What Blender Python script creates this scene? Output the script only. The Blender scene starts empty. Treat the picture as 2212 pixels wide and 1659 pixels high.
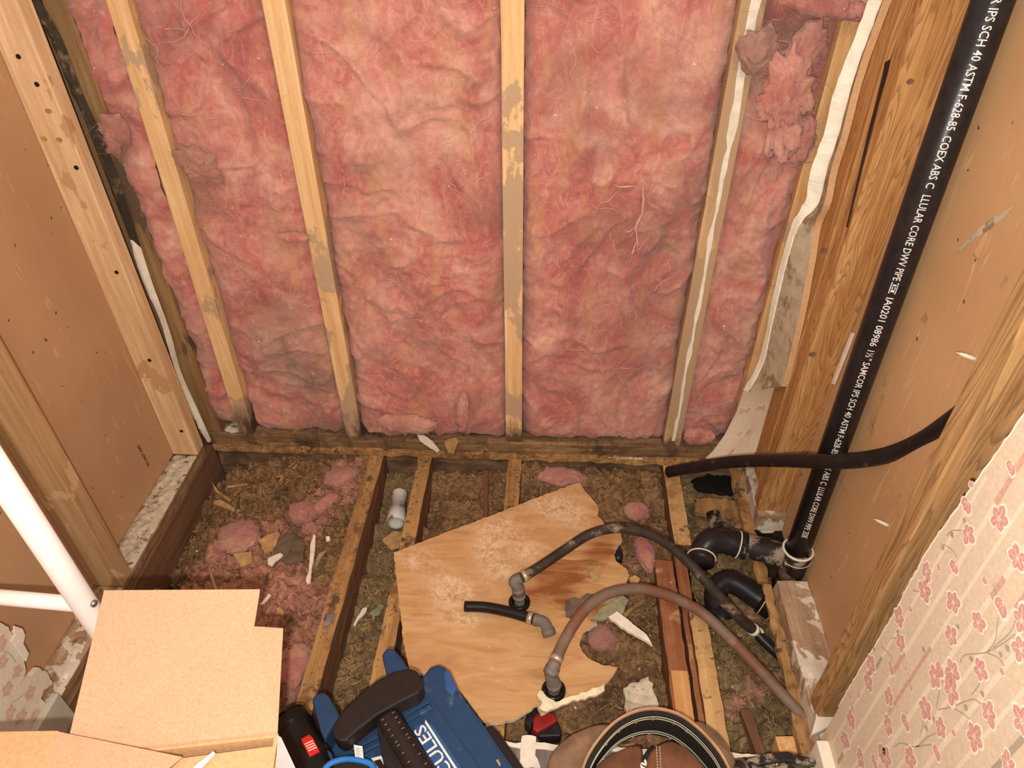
import bpy, bmesh, math, random
from mathutils import Vector, Matrix, noise as N
# ------------------------------------------------------------------ camera, light, exposure
S = bpy.context.scene
COL = S.collection
PI = math.pi
cam = bpy.data.cameras.new('camera'); cam.sensor_width = 36; cam.lens = 25.139
cam.clip_start = .02
co = bpy.data.objects.new('camera', cam); COL.objects.link(co)
co.location = (.0823, -1.3103, 1.2778); co.rotation_euler = (.89508, .011604, .055322)
S.camera = co
w = bpy.data.worlds.new('world'); S.world = w; w.use_nodes = True
bg = w.node_tree.nodes['Background']; bg.inputs[0].default_value = (1.0, .935, .87, 1); bg.inputs[1].default_value = .50
fl = bpy.data.lights.new('phone_flash', 'POINT'); fl.energy = 50; fl.color = (1, .955, .90); fl.shadow_soft_size = .006
fo = bpy.data.objects.new('phone_flash', fl); COL.objects.link(fo); fo.location = (.060, -1.335, 1.250)
cl = bpy.data.lights.new('overhead_fill_light', 'AREA'); cl.energy = 13; cl.color = (1, .92, .82); cl.shape = 'DISK'; cl.size = .5  # unseen soft lamp overhead, added as ambient fill beside the flash
cl_o = bpy.data.objects.new('overhead_fill_light', cl); COL.objects.link(cl_o); cl_o.location = (.15, -1.75, 2.3)
cl_o.rotation_euler = (math.radians(22), 0, 0)
S.view_settings.view_transform = 'Standard'; S.view_settings.look = 'None'
S.view_settings.gamma = 1; S.view_settings.exposure = 0; S.view_settings.use_curve_mapping = False

# ------------------------------------------------------------------ materials
def lin(c):
    return tuple(((x/255)/12.92 if x/255 <= .04045 else ((x/255+.055)/1.055)**2.4) for x in c) + (1,)
class NT:
    def __init__(s, name):
        s.m = bpy.data.materials.new(name); s.m.use_nodes = True
        s.t = s.m.node_tree; s.n = s.t.nodes; s.l = s.t.links
        s.b = s.n['Principled BSDF']; s.b.inputs['Specular IOR Level'].default_value = .25
    def new(s, ty, **k):
        n = s.n.new(ty)
        for a, v in k.items(): setattr(n, a, v)
        return n
    def lk(s, a, b): s.l.new(a, b)
    def coord(s, scale=(1, 1, 1), rnd=True):
        tc = s.new('ShaderNodeTexCoord'); mp = s.new('ShaderNodeMapping'); mp.inputs['Scale'].default_value = scale
        s.lk(tc.outputs['Object'], mp.inputs['Vector'])
        if rnd:
            oi = s.new('ShaderNodeObjectInfo'); ml = s.new('ShaderNodeMath', operation='MULTIPLY'); ml.inputs[1].default_value = 37
            s.lk(oi.outputs['Random'], ml.inputs[0]); s.lk(ml.outputs[0], mp.inputs['Location'])
        return mp.outputs['Vector']
    def noise(s, vec, scale, detail=5, rough=.6, dist=0):
        n = s.new('ShaderNodeTexNoise'); n.inputs['Scale'].default_value = scale; n.inputs['Detail'].default_value = detail
        n.inputs['Roughness'].default_value = rough; n.inputs['Distortion'].default_value = dist
        s.lk(vec, n.inputs['Vector']); return n.outputs['Fac']
    def ramp(s, fac, stops, interp='LINEAR'):
        r = s.new('ShaderNodeValToRGB'); r.color_ramp.interpolation = interp
        e = r.color_ramp.elements
        while len(e) < len(stops): e.new(.5)
        for i, (p, c) in enumerate(stops):
            e[i].position = p; e[i].color = c if isinstance(c, tuple) and len(c) == 4 else (lin(c) if isinstance(c, tuple) else (c, c, c, 1))
        s.lk(fac, r.inputs[0]); return r.outputs[0]
    def mix(s, fac, a, b, mode='MIX'):
        m = s.new('ShaderNodeMix', data_type='RGBA', blend_type=mode)
        for i, v in ((0, fac), (6, a), (7, b)):
            if isinstance(v, (int, float)): m.inputs[i].default_value = v
            elif isinstance(v, tuple): m.inputs[i].default_value = lin(v) if len(v) == 3 else v
            else: s.lk(v, m.inputs[i])
        return m.outputs[2]
    def attr(s, name):
        a = s.new('ShaderNodeAttribute'); a.attribute_name = name; return a.outputs['Fac']
    def math(s, op, a, b, clamp=True):
        m = s.new('ShaderNodeMath', operation=op); m.use_clamp = clamp
        for i, v in enumerate((a, b)):
            if isinstance(v, (int, float)): m.inputs[i].default_value = v
            else: s.lk(v, m.inputs[i])
        return m.outputs[0]
    def bump(s, h, dist=.002, strength=.6):
        b = s.new('ShaderNodeBump'); b.inputs['Distance'].default_value = dist; b.inputs['Strength'].default_value = strength
        s.lk(h, b.inputs['Height']); s.lk(b.outputs[0], s.b.inputs['Normal'])
    def out(s, col, rough=.8, metal=0):
        if isinstance(col, tuple): s.b.inputs['Base Color'].default_value = lin(col)
        else: s.lk(col, s.b.inputs['Base Color'])
        if isinstance(rough, (int, float)): s.b.inputs['Roughness'].default_value = rough
        else: s.lk(rough, s.b.inputs['Roughness'])
        s.b.inputs['Metallic'].default_value = metal
        return s.m
def wood(name, axis, c_dark, c_light, patch=None, patch_lo=.56, patch_sc=9, rings=0, base_mold=None, patch_z=0, patch_w=.02, speck=None, speck_lo=.66, rough=.75, bmp=.0012):
    n = NT(name)
    up = lambda c: tuple(int(255*(x/255)**.80) for x in c) if c else c
    c_dark, c_light, patch, speck = up(c_dark), up(c_light), up(patch), up(speck)
    k = 'xyz'.index(axis)
    sc = [26, 26, 26]; sc[k] = 1.3
    v = n.coord(tuple(sc))
    g = n.noise(v, 2.4, 8, .65, .4)
    col = n.ramp(g, [(.34, c_dark), (.50, tuple((a+b)//2 for a, b in zip(c_dark, c_light))), (.64, c_light)])
    hgt = g
    if rings:
        sc2 = [16, 16, 16]; sc2[k] = 1.6
        v2 = n.coord(tuple(sc2))
        d = n.noise(v2, 1.1, 3, .5, .3)
        w_ = n.math('MULTIPLY', d, rings, False)
        fr = n.math('FRACT', w_, 0)
        lines = n.ramp(fr, [(0, .0), (.5, .2), (.88, 1.), (1., .1)])
        col = n.mix(n.math('MULTIPLY', lines, .6), col, tuple(int(c*.62) for c in c_dark))
        hgt = n.math('SUBTRACT', g, n.math('MULTIPLY', lines, .5))
    fine = n.noise(n.coord((1, 1, 1)), 160, 3)
    col = n.mix(n.math('MULTIPLY', fine, .25), col, tuple(int(c*.7) for c in c_dark))
    if patch:
        pn = n.noise(n.coord((1, 1, .55)), patch_sc, 6, .6, .3)
        if patch_z:
            tcz = n.new('ShaderNodeTexCoord'); sz = n.new('ShaderNodeSeparateXYZ'); n.lk(tcz.outputs['Object'], sz.inputs[0])
            pn = n.math('ADD', pn, n.math('SUBTRACT', .10, n.math('MULTIPLY', sz.outputs[2], patch_z)))
        pm = n.ramp(pn, [(patch_lo, 0.), (patch_lo+patch_w, 1.)])
        col = n.mix(n.math('MULTIPLY', pm, .9), col, patch)
    if speck:
        sn = n.noise(n.coord((1, 1, 1)), 30, 6, .7)
        col = n.mix(n.ramp(sn, [(speck_lo-.06, 0.), (speck_lo, 1.)]), col, speck)
    if base_mold:
        tc = n.new('ShaderNodeTexCoord'); sx = n.new('ShaderNodeSeparateXYZ'); n.lk(tc.outputs['Object'], sx.inputs[0])
        zz = n.math('MULTIPLY', sx.outputs[2], 1/base_mold[0])
        mn = n.noise(n.coord((1, 1, .4)), 22, 5, .65)
        mm = n.math('SUBTRACT', n.math('MULTIPLY', mn, 1.7), zz)
        col = n.mix(n.ramp(mm, [(.36, 0.), (.75, .9)]), col, base_mold[1])
    n.bump(hgt, bmp, .8)
    return n.out(col, rough)
def flat(name, c, rough=.6, metal=0, var=.12, sc=30, bmp=0, c2=None, lo=.5):
    n = NT(name)
    g = n.noise(n.coord(), sc, 5, .6)
    col = n.ramp(g, [(.3, tuple(int(x*(1-var)) for x in c)), (.7, tuple(min(255, int(x*(1+var*.5))) for x in c))])
    if c2: col = n.mix(n.ramp(n.noise(n.coord(), sc*.6, 6, .65), [(lo-.03, 0.), (lo+.05, 1.)]), col, c2)
    if bmp: n.bump(g, bmp, .8)
    return n.out(col, rough, metal)
M = {}
M['pine'] = wood('pine_stud', 'z', (208, 150, 90), (244, 196, 136), patch=(168, 132, 100), patch_lo=.545, patch_sc=9, patch_z=.16, base_mold=(.16, (70, 48, 30)))
M['pine_clean'] = wood('pine_clean', 'z', (200, 132, 72), (240, 184, 120), patch=(172, 132, 96), patch_lo=.60, patch_sc=8)
M['pine_pale'] = wood('pine_pale', 'z', (196, 146, 96), (242, 198, 146), patch=(180, 128, 84), patch_lo=.60, patch_sc=16)
M['pine_glue'] = wood('pine_glue', 'z', (180, 134, 88), (214, 164, 110), patch=(164, 126, 90), patch_lo=.45, patch_sc=6, base_mold=(.10, (96, 70, 44)))
M['pine_red'] = wood('pine_red', 'z', (150, 92, 44), (188, 128, 70))
M['fir'] = wood('fir_stud', 'z', (164, 100, 46), (210, 150, 88), rings=26, bmp=.0006)
M['fir_rough'] = wood('fir_rough', 'z', (150, 96, 50), (206, 154, 98), bmp=.003)
M['fir_near'] = wood('fir_near', 'z', (146, 100, 54), (202, 150, 92), rings=18, bmp=.0006)
M['stud_left'] = wood('stud_left', 'z', (150, 108, 66), (184, 140, 92), patch=(190, 148, 100), patch_lo=.58)
M['dark_stud'] = wood('dark_stud', 'z', (104, 70, 40), (150, 108, 66), patch=(74, 56, 40), patch_lo=.6)
M['joist'] = wood('joist', 'y', (128, 86, 46), (186, 134, 76), patch=(104, 66, 38), patch_lo=.54, patch_sc=14, patch_w=.06, speck=(74, 54, 38), speck_lo=.63)
M['joist_pale'] = wood('joist_pale', 'y', (176, 126, 72), (212, 162, 100), patch=(136, 94, 56), patch_lo=.56, patch_sc=14, patch_w=.08, speck=(92, 64, 40), speck_lo=.65)
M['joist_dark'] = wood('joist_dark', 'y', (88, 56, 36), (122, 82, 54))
M['pine_y'] = wood('pine_block', 'y', (188, 120, 62), (216, 156, 92))
M['joist_red'] = wood('joist_red', 'y', (118, 62, 34), (156, 92, 56), patch=(172, 122, 72), patch_lo=.57, patch_sc=14, patch_w=.06, speck=(196, 170, 140), speck_lo=.69)
M['plate_rot'] = wood('plate_rot', 'x', (78, 54, 36), (160, 116, 72), patch=(48, 36, 28), patch_lo=.50, patch_w=.14, patch_sc=11, speck=(168, 128, 84), speck_lo=.68, bmp=.003)
M['plate_dark'] = wood('plate_dark', 'x', (84, 58, 38), (140, 102, 66), patch=(60, 44, 32), patch_lo=.5, patch_w=.12)
M['plate_side'] = wood('plate_side', 'y', (92, 66, 44), (150, 112, 74), patch=(52, 36, 26), patch_lo=.58, bmp=.002)
M['plate_dust'] = wood('plate_dust', 'y', (132, 96, 66), (176, 140, 104), patch=(212, 194, 170), patch_lo=.50, patch_sc=13, speck=(226, 212, 190), speck_lo=.66)
M['gypsum_dust'] = flat('gypsum_dust', (206, 190, 164), .95, sc=60, bmp=.004, c2=(140, 116, 86), lo=.60)
M['gypsum'] = flat('gypsum', (246, 236, 214), .9, sc=25, var=.08, bmp=.002)
M['mud_grey'] = flat('mud_grey', (190, 172, 144), .95, sc=35, bmp=.002, c2=(146, 118, 86), lo=.52)
M['mold'] = flat('mold', (66, 56, 44), .95, sc=40, bmp=.002, c2=(120, 100, 76), lo=.56)
def paper(name, c, c2):
    n = NT(name)
    a = n.noise(n.coord((1, 1, 1)), 3.5, 4, .55); f = n.noise(n.coord(), 420, 2)
    col = n.ramp(a, [(.3, c2), (.7, c)])
    col = n.mix(n.math('MULTIPLY', f, .18), col, tuple(int(x*.75) for x in c))
    st = n.noise(n.coord((1, 1, .14)), 40, 5, .7, 1.5)
    col = n.mix(n.math('MULTIPLY', n.ramp(st, [(.60, 0.), (.72, 1.)]), .40), col, tuple(min(255, int(x*1.25)+14) for x in c))
    dk = n.noise(n.coord((1, 1, 1)), 75, 1, .4)
    col = n.mix(n.ramp(dk, [(.76, 0.), (.78, 1.)]), col, tuple(int(x*.55) for x in c2))
    n.bump(f, .0004, .5)
    return n.out(col, .85)
M['paper_l'] = paper('drywall_paper_left', (194, 152, 112), (182, 140, 102))
M['paper_r'] = paper('drywall_paper_right', (208, 164, 118), (190, 146, 102))
M['wallpaper'] = flat('wallpaper', (222, 200, 172), .7, sc=220, var=.06, bmp=.0002)
M['wp_stripe'] = flat('wallpaper_stripe', (236, 216, 188), .7, sc=90, var=.03)
M['wp_pink'] = flat('wallpaper_pink', (216, 160, 145), .7, sc=300, var=.12)
M['wp_pink_dull'] = flat('wallpaper_pink_dull', (212, 168, 148), .7, sc=300, var=.10)
M['wp_white'] = flat('wallpaper_white', (245, 230, 212), .7, var=.03)
M['wp_grey'] = flat('wallpaper_grey', (178, 162, 142), .7, var=.06)
def insul():
    n = NT('pink_insulation')
    a = n.noise(n.coord((1, 1, 1)), 7, 6, .62, 1.2)
    col = n.ramp(a, [(.28, (172, 86, 80)), (.44, (194, 114, 102)), (.57, (208, 142, 124)), (.72, (222, 170, 148))])
    b = n.noise(n.coord((1, 1, .7)), 34, 7, .7, 2.2)
    col = n.mix(n.ramp(b, [(.50, 0.), (.72, .6)]), col, (228, 182, 162))
    col = n.mix(n.ramp(b, [(.28, .45), (.46, 0.)]), col, (160, 76, 74))
    y = n.noise(n.coord((1, 1, .16)), 22, 5, .6, .8)
    col = n.mix(n.math('MULTIPLY', n.ramp(y, [(.53, 0.), (.66, 1.)]), .5), col, (200, 152, 100))
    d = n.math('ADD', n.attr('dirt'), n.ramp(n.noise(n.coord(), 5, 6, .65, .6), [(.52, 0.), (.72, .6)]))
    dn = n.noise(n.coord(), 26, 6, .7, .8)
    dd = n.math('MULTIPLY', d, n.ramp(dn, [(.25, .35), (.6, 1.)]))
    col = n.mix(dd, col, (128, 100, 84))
    col = n.mix(n.ramp(n.noise(n.coord(), 140, 1, .4), [(.79, 0.), (.80, 1.)]), col, (232, 220, 204))
    fi = n.noise(n.coord((1, 1, 1)), 90, 6, .75, 3.0)
    big = n.noise(n.coord((1, 1, .8)), 3.2, 5, .6, 1.6)
    col = n.mix(n.ramp(big, [(.34, .40), (.50, 0.)]), col, (150, 78, 76))
    col = n.mix(n.ramp(big, [(.54, 0.), (.70, .45)]), col, (226, 182, 156))
    h = n.math('ADD', n.math('MULTIPLY', b, .7), n.math('MULTIPLY', fi, .5))
    n.bump(h, .005, .6)
    n.b.inputs['Sheen Weight'].default_value = .25
    return n.out(col, 1.0)
M['insul'] = insul()
M['fibre'] = flat('insulation_fibre', (214, 158, 144), 1, sc=12, var=.12, c2=(206, 170, 122), lo=.62)
def debris(name, brown, brown2, dark, pink):
    n = NT(name)
    brown, brown2, dark, pink = [tuple(int(255*(x/255)**.80) for x in c) for c in (brown, brown2, dark, pink)]
    a = n.noise(n.coord(rnd=False), 46, 8, .72, 1.6)
    col = n.ramp(a, [(.30, dark), (.46, brown2), (.60, brown), (.76, tuple(min(255, int(c*1.25)) for c in brown))])
    pm = n.math('ADD', n.math('MULTIPLY', n.attr('pink'), .75), n.math('SUBTRACT', n.math('MULTIPLY', n.noise(n.coord(rnd=False), 20, 7, .7, 1.0), 1.6, False), .80, False), False)
    pc = n.ramp(n.noise(n.coord(rnd=False), 60, 7, .7, 1.5), [(.3, tuple(int(c*.74) for c in pink)), (.48, pink), (.68, tuple(min(255, int(c*1.2)) for c in pink))])
    col = n.mix(n.ramp(pm, [(.40, 0.), (.60, .9)]), col, pc)
    sp = n.noise(n.coord(rnd=False), 150, 2, .5)
    col = n.mix(n.ramp(sp, [(.75, 0.), (.77, 1.)]), col, (214, 196, 168))
    dm = n.noise(n.coord(rnd=False), 13, 5, .6)
    col = n.mix(n.ramp(dm, [(.50, 0.), (.68, .7)]), col, dark)
    n.bump(n.noise(n.coord(rnd=False), 110, 7, .75, 2.0), .004, .8)
    return n.out(col, .95)
M['debris'] = debris('pit_debris', (152, 110, 68), (116, 80, 48), (62, 43, 28), (178, 112, 92))
M['debris_g'] = debris('pit_debris_grey', (146, 118, 76), (112, 86, 54), (64, 49, 33), (172, 112, 92))
M['chip'] = flat('wood_chip', (170, 132, 86), .9, sc=18, var=.45)
M['chip_d'] = flat('dark_chip', (112, 84, 58), .9, sc=18, var=.4)
M['dirt_f'] = flat('dirt_fibre', (132, 98, 64), .9, sc=18, var=.35)
M['chip_w'] = flat('plaster_crumb', (232, 216, 188), .9, sc=18, var=.12)
def panel_mat():
    n = NT('laminated_panel')
    v = n.coord((7, 30, 7), False)
    rot = n.n['Mapping']; rot.inputs['Rotation'].default_value = (0, 0, -.5)
    a = n.noise(v, 1.2, 7, .6, .8)
    col = n.ramp(a, [(.3, (180, 132, 86)), (.5, (200, 152, 102)), (.7, (212, 168, 120))])
    wet = n.attr('wet')
    wn = n.math('ADD', n.math('MULTIPLY', wet, .75), n.math('MULTIPLY', n.math('SUBTRACT', n.noise(v, 1.3, 7, .65, .8), .42), 2.2))
    col = n.mix(n.ramp(wn, [(.35, 0.), (.95, .9)]), col, (136, 74, 34))
    dn = n.noise(n.coord((1, 1, 1), False), 60, 8, .75, 1.2)
    dm = n.math('MULTIPLY', n.attr('dust'), n.ramp(dn, [(.42, 0.), (.58, 1.)]))
    col = n.mix(n.math('MULTIPLY', dm, .8), col, (232, 204, 172))
    sc = n.noise(n.coord((1, 1, 1), False), 130, 2, .5)
    col = n.mix(n.ramp(sc, [(.73, 0.), (.76, .8)]), col, (236, 214, 180))
    n.bump(dn, .0006, .5)
    return n.out(col, n.ramp(a, [(.3, .35), (.7, .6)]))
M['panel'] = panel_mat()
M['panel_core'] = flat('panel_core', (240, 222, 186), .9, sc=60, var=.12, bmp=.003)
M['card'] = flat('cardboard', (196, 150, 116), .8, sc=380, var=.10, bmp=.0001)
M['card_in'] = flat('cardboard_inner', (200, 156, 112), .8, sc=200, var=.08)  # slightly yellower cardboard tone for box walls and inner flaps
M['card_print'] = flat('printed_cardboard', (176, 170, 166), .7, sc=20, var=.1)
M['white_tube'] = flat('white_enamel', (240, 228, 220), .35, var=.02)
M['steel'] = flat('steel', (170, 160, 148), .35, .9, sc=40, var=.15)
M['screw'] = flat('black_screw', (52, 40, 32), .4, .6)
M['abs'] = flat('abs_black', (40, 34, 34), .34, sc=60, var=.25)
M['abs_dusty'] = flat('abs_dusty', (42, 36, 34), .5, sc=45, var=.2, c2=(150, 132, 112), lo=.535)
M['ink'] = flat('white_ink', (222, 214, 206), .6, var=.04)
M['dark_ink'] = flat('dark_ink', (66, 36, 22), .8, var=.04)
M['cement'] = flat('pipe_cement_ring', (226, 212, 190), .6, var=.08)
M['poly'] = flat('poly_black', (34, 28, 26), .4, sc=50, var=.2, c2=(78, 64, 54), lo=.63)
M['poly_dirty'] = flat('poly_dirty', (62, 50, 42), .6, sc=40, var=.25, c2=(138, 118, 96), lo=.58)
M['poly_brown'] = flat('poly_brown', (126, 102, 86), .6, sc=18, var=.12, c2=(122, 82, 62), lo=.52)
M['grey_pl'] = flat('grey_plastic', (122, 110, 100), .55, sc=60, var=.12)
M['clamp'] = flat('crimp_ring', (206, 186, 158), .35, .6, var=.1)
M['pvc'] = flat('pvc_white', (222, 216, 204), .45, sc=30, var=.08, c2=(120, 92, 62), lo=.62)
M['tar'] = flat('tar_paper', (24, 21, 18), .8, sc=60, var=.5, bmp=.004, c2=(74, 56, 36), lo=.68)
M['blue'] = flat('blue_plastic', (42, 66, 98), .42, sc=30, var=.06, c2=(72, 94, 122), lo=.62)
M['blue_l'] = flat('blue_label', (58, 88, 138), .45, var=.04)
M['black_pl'] = flat('black_plastic', (40, 31, 27), .5, sc=80, var=.10)
M['gloss'] = flat('gloss_black', (26, 22, 20), .25, var=.10)
M['red'] = flat('red_plastic', (206, 42, 36), .45, var=.08)
M['red_d'] = flat('dark_red_plastic', (150, 36, 34), .5, var=.1)
M['redstripe'] = flat('pale_stripe', (250, 196, 176), .5, var=.02)
M['cord'] = flat('blue_cord', (52, 120, 190), .5, var=.1)
M['label'] = flat('white_label', (236, 228, 214), .6, var=.02)
M['leather'] = flat('brown_leather', (134, 104, 78), .65, sc=26, var=.14, bmp=.0006, c2=(150, 112, 86), lo=.58)
M['leather_r'] = flat('red_brown_leather', (126, 82, 58), .65, sc=26, var=.16, bmp=.0006)
M['leather_t'] = flat('tan_leather_edge', (186, 144, 108), .65, sc=40, var=.1)
M['lining'] = flat('black_lining', (42, 38, 32), .85, sc=200, var=.2, bmp=.0003)
M['thread'] = flat('cream_thread', (206, 198, 170), .8, var=.05)
M['board_w'] = flat('white_trim_paint', (232, 220, 198), .45, sc=14, var=.04)
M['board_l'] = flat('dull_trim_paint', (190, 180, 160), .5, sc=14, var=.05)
M['wp_left'] = flat('wallpaper_left', (222, 206, 182), .7, sc=200, var=.05)  # slightly greyer wallpaper tone for the left piece
M['scrap_g'] = flat('green_grey_scrap', (150, 142, 112), .9, sc=70, var=.14, bmp=.0008)
M['scrap_t'] = flat('tan_scrap', (186, 146, 96), .9, sc=50, var=.18, bmp=.001)
M['scrap_b'] = flat('grey_brown_scrap', (112, 92, 74), .9, sc=60, var=.2, bmp=.002)
M['scrap_w'] = flat('white_scrap', (236, 222, 200), .85, sc=50, var=.08, bmp=.0006)
M['foil'] = flat('foil', (170, 150, 150), .3, .5, sc=60, var=.4)
def vinyl():
    n = NT('vinyl_planks')
    v = n.coord((60, 4, 4), False)
    a = n.noise(v, 1.6, 8, .7, .3)
    col = n.ramp(a, [(.3, (88, 78, 74)), (.5, (122, 110, 102)), (.72, (160, 146, 134))])
    col = n.mix(n.ramp(n.noise(n.coord((1, 1, 1), False), 40, 6, .7), [(.62, 0.), (.7, .8)]), col, (206, 192, 172))
    return n.out(col, .45)
M['vinyl'] = vinyl()
M['dirt'] = flat('belly_dirt', (52, 38, 26), .95, sc=30, var=.4)
M['sheath'] = flat('wall_sheathing', (92, 66, 44), .9, sc=20, var=.3)

# ------------------------------------------------------------------ builders
PREV = {}
def link(o, parent=None):
    COL.objects.link(o)
    if parent: o.parent = parent
    return o
def tag(o, label=None, cat=None, group=None, kind=None):
    if label: o['label'] = label
    if cat: o['category'] = cat
    if group: o['group'] = group
    if kind: o['kind'] = kind
    return o
def thing(name, loc, label, cat, group=None):
    o = bpy.data.objects.new(name, None); o.empty_display_size = .05; o.location = loc
    link(o); return tag(o, label, cat, group)
def obj(name, V, F, mats, parent=None, smooth=False, fm=None, attrs=None):
    V = [Vector(v) for v in V]
    if parent: org = Vector(parent.location) if not parent.parent else Vector(parent.location)+Vector(parent.parent.location)
    else:
        mn = [min(v[i] for v in V) for i in range(3)]; mx = [max(v[i] for v in V) for i in range(3)]
        org = Vector(((mn[0]+mx[0])/2, (mn[1]+mx[1])/2, mn[2]))
    me = bpy.data.meshes.new(name); me.from_pydata([v-org for v in V], [], F)
    if not isinstance(mats, (list, tuple)): mats = [mats]
    for m in mats: me.materials.append(m)
    if fm:
        for p, i in zip(me.polygons, fm): p.material_index = i
    if smooth: me.polygons.foreach_set('use_smooth', [True]*len(me.polygons))
    if attrs:
        for k, vals in attrs.items():
            a = me.attributes.new(k, 'FLOAT', 'POINT'); a.data.foreach_set('value', vals)
    me.update()
    o = bpy.data.objects.new(name, me)
    if not parent: o.location = org
    return link(o, parent)
class MB:
    """collects shapes into one mesh"""
    def __init__(s): s.V = []; s.F = []; s.fm = []
    def add(s, V, F, mi=0):
        b = len(s.V); s.V += [tuple(v) for v in V]; s.F += [tuple(i+b for i in f) for f in F]; s.fm += [mi]*len(F)
    def bm(s, bm, mi=0):
        bm.verts.index_update(); s.add([v.co[:] for v in bm.verts], [[v.index for v in f.verts] for f in bm.faces], mi); bm.free()
    def tube(s, pts, r, n=14, caps=True, mi=0, closed=False):
        V, F = tube_vf(pts, r, n, caps, closed); s.add(V, F, mi)
    def hexa(s, P, bev=.001, mi=0, **k): s.bm(hexa_bm(P, bev, **k), mi)
    def prism(s, poly, up, bev=.001, mi=0, cap_mi=None): s.bm(prism_bm(poly, up, bev), mi)
    def make(s, name, mats, parent=None, smooth=False): return obj(name, s.V, s.F, mats, parent, smooth, s.fm)
def spline(pts, k=8):
    P = [Vector(p) for p in pts]; P = [P[0]*2-P[1]] + P + [P[-1]*2-P[-2]]; out = []
    for i in range(1, len(P)-2):
        a, b, c, d = P[i-1:i+3]
        for j in range(k):
            t = j/k; out.append(.5*((2*b)+(c-a)*t+(2*a-5*b+4*c-d)*t*t+(3*b-a-3*c+d)*t**3))
    return out+[P[-2]]
def frames(P, closed=False):
    n = len(P); T = []
    for i in range(n):
        a = P[i-1] if (i or closed) else P[0]; b = P[(i+1) % n] if (i < n-1 or closed) else P[-1]
        T.append((b-a).normalized())
    u = T[0].orthogonal().normalized(); out = []
    for t in T:
        u = (u-t*u.dot(t)).normalized(); out.append((t, u, t.cross(u)))
    return out
def tube_vf(pts, r, n=14, caps=True, closed=False):
    P = [Vector(p) for p in pts]; fr = frames(P, closed)
    R = r if isinstance(r, (list, tuple)) else [r]*len(P)
    V = []; F = []
    for p, (t, u, v), rr in zip(P, fr, R):
        for j in range(n):
            a = 2*PI*j/n; V.append(p+u*(rr*math.cos(a))+v*(rr*math.sin(a)))
    m = len(P)
    for i in range(m if closed else m-1):
        for j in range(n):
            i2 = (i+1) % m; F.append((i*n+j, i*n+(j+1) % n, i2*n+(j+1) % n, i2*n+j))
    if caps and not closed:
        F.append(tuple(range(n))[::-1]); F.append(tuple(range((m-1)*n, m*n)))
    return V, F
def hexa_bm(P, bev=.0015, cuts=0, rough=0, seed=0):
    """P: 8 points, 0-3 bottom ring, 4-7 top ring"""
    bm = bmesh.new(); v = [bm.verts.new(p) for p in P]
    for f in ((3, 2, 1, 0), (4, 5, 6, 7), (0, 1, 5, 4), (1, 2, 6, 5), (2, 3, 7, 6), (3, 0, 4, 7)): bm.faces.new([v[i] for i in f])
    bmesh.ops.recalc_face_normals(bm, faces=bm.faces)
    if bev: bmesh.ops.bevel(bm, geom=list(bm.edges), offset=bev, segments=2, affect='EDGES', profile=.6)
    if cuts:
        L = max((e.calc_length() for e in bm.edges))
        for _ in range(cuts):
            es = [e for e in bm.edges if e.calc_length() > L/3]
            bmesh.ops.subdivide_edges(bm, edges=es, cuts=2, use_grid_fill=True); L = max((e.calc_length() for e in bm.edges))
    if rough:
        for q in bm.verts: q.co += Vector(N.noise_vector(q.co*38+Vector((seed, seed, 0))))*rough
    return bm
def prism_bm(poly, up, bev=.001):
    bm = bmesh.new(); up = Vector(up); v = [bm.verts.new(p) for p in poly]
    f = bm.faces.new(v); r = bmesh.ops.extrude_face_region(bm, geom=[f])
    for e in r['geom']:
        if isinstance(e, bmesh.types.BMVert): e.co += up
    bmesh.ops.recalc_face_normals(bm, faces=bm.faces)
    if bev:
        es = [e for e in bm.edges if len(e.link_faces) == 2 and e.calc_face_angle(0) > .5]
        bmesh.ops.bevel(bm, geom=es, offset=bev, segments=2, affect='EDGES', profile=.6, clamp_overlap=True)
    bmesh.ops.triangulate(bm, faces=[f for f in bm.faces if len(f.verts) > 4])
    return bm
def box8(x0, x1, y0, y1, z0, z1, dx=0, dy=0):
    return [(x0, y0, z0), (x1, y0, z0), (x1, y1, z0), (x0, y1, z0), (x0+dx, y0+dy, z1), (x1+dx, y0+dy, z1), (x1+dx, y1+dy, z1), (x0+dx, y1+dy, z1)]
def board(name, P, mat, parent=None, bev=.002, cuts=2, rough=.0012, seed=0):
    m = MB(); m.hexa(P, bev, cuts=cuts, rough=rough, seed=seed); return m.make(name, mat, parent)
def frame_of(ax):
    t = Vector(ax).normalized(); u = t.orthogonal().normalized(); return t, u, t.cross(u)
def blob(name, c, rad, seed, mat, parent=None, sub=4, amp=.35, fr=9, dirt=0.):
    bm = bmesh.new(); bmesh.ops.create_icosphere(bm, subdivisions=sub, radius=1)
    V = []; c = Vector(c)
    for v in bm.verts:
        d = v.co.normalized(); p = Vector((d.x*rad[0], d.y*rad[1], d.z*rad[2]))
        wv = Vector(N.noise_vector(p*30+Vector((seed, seed, 0)))); k = 1+amp*(.6*N.fractal(p*22+Vector((seed*3.1, seed, 0))+wv*.8, .9, 2.1, 3)+.20*N.fractal(p*75+wv*2, .8, 2.1, 3))
        V.append(c+p*k)
    bm.verts.index_update(); F = [[v.index for v in f.verts] for f in bm.faces]; bm.free()
    return obj(name, V, F, mat, parent, True, None, {'dirt': [dirt]*len(V)})
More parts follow.
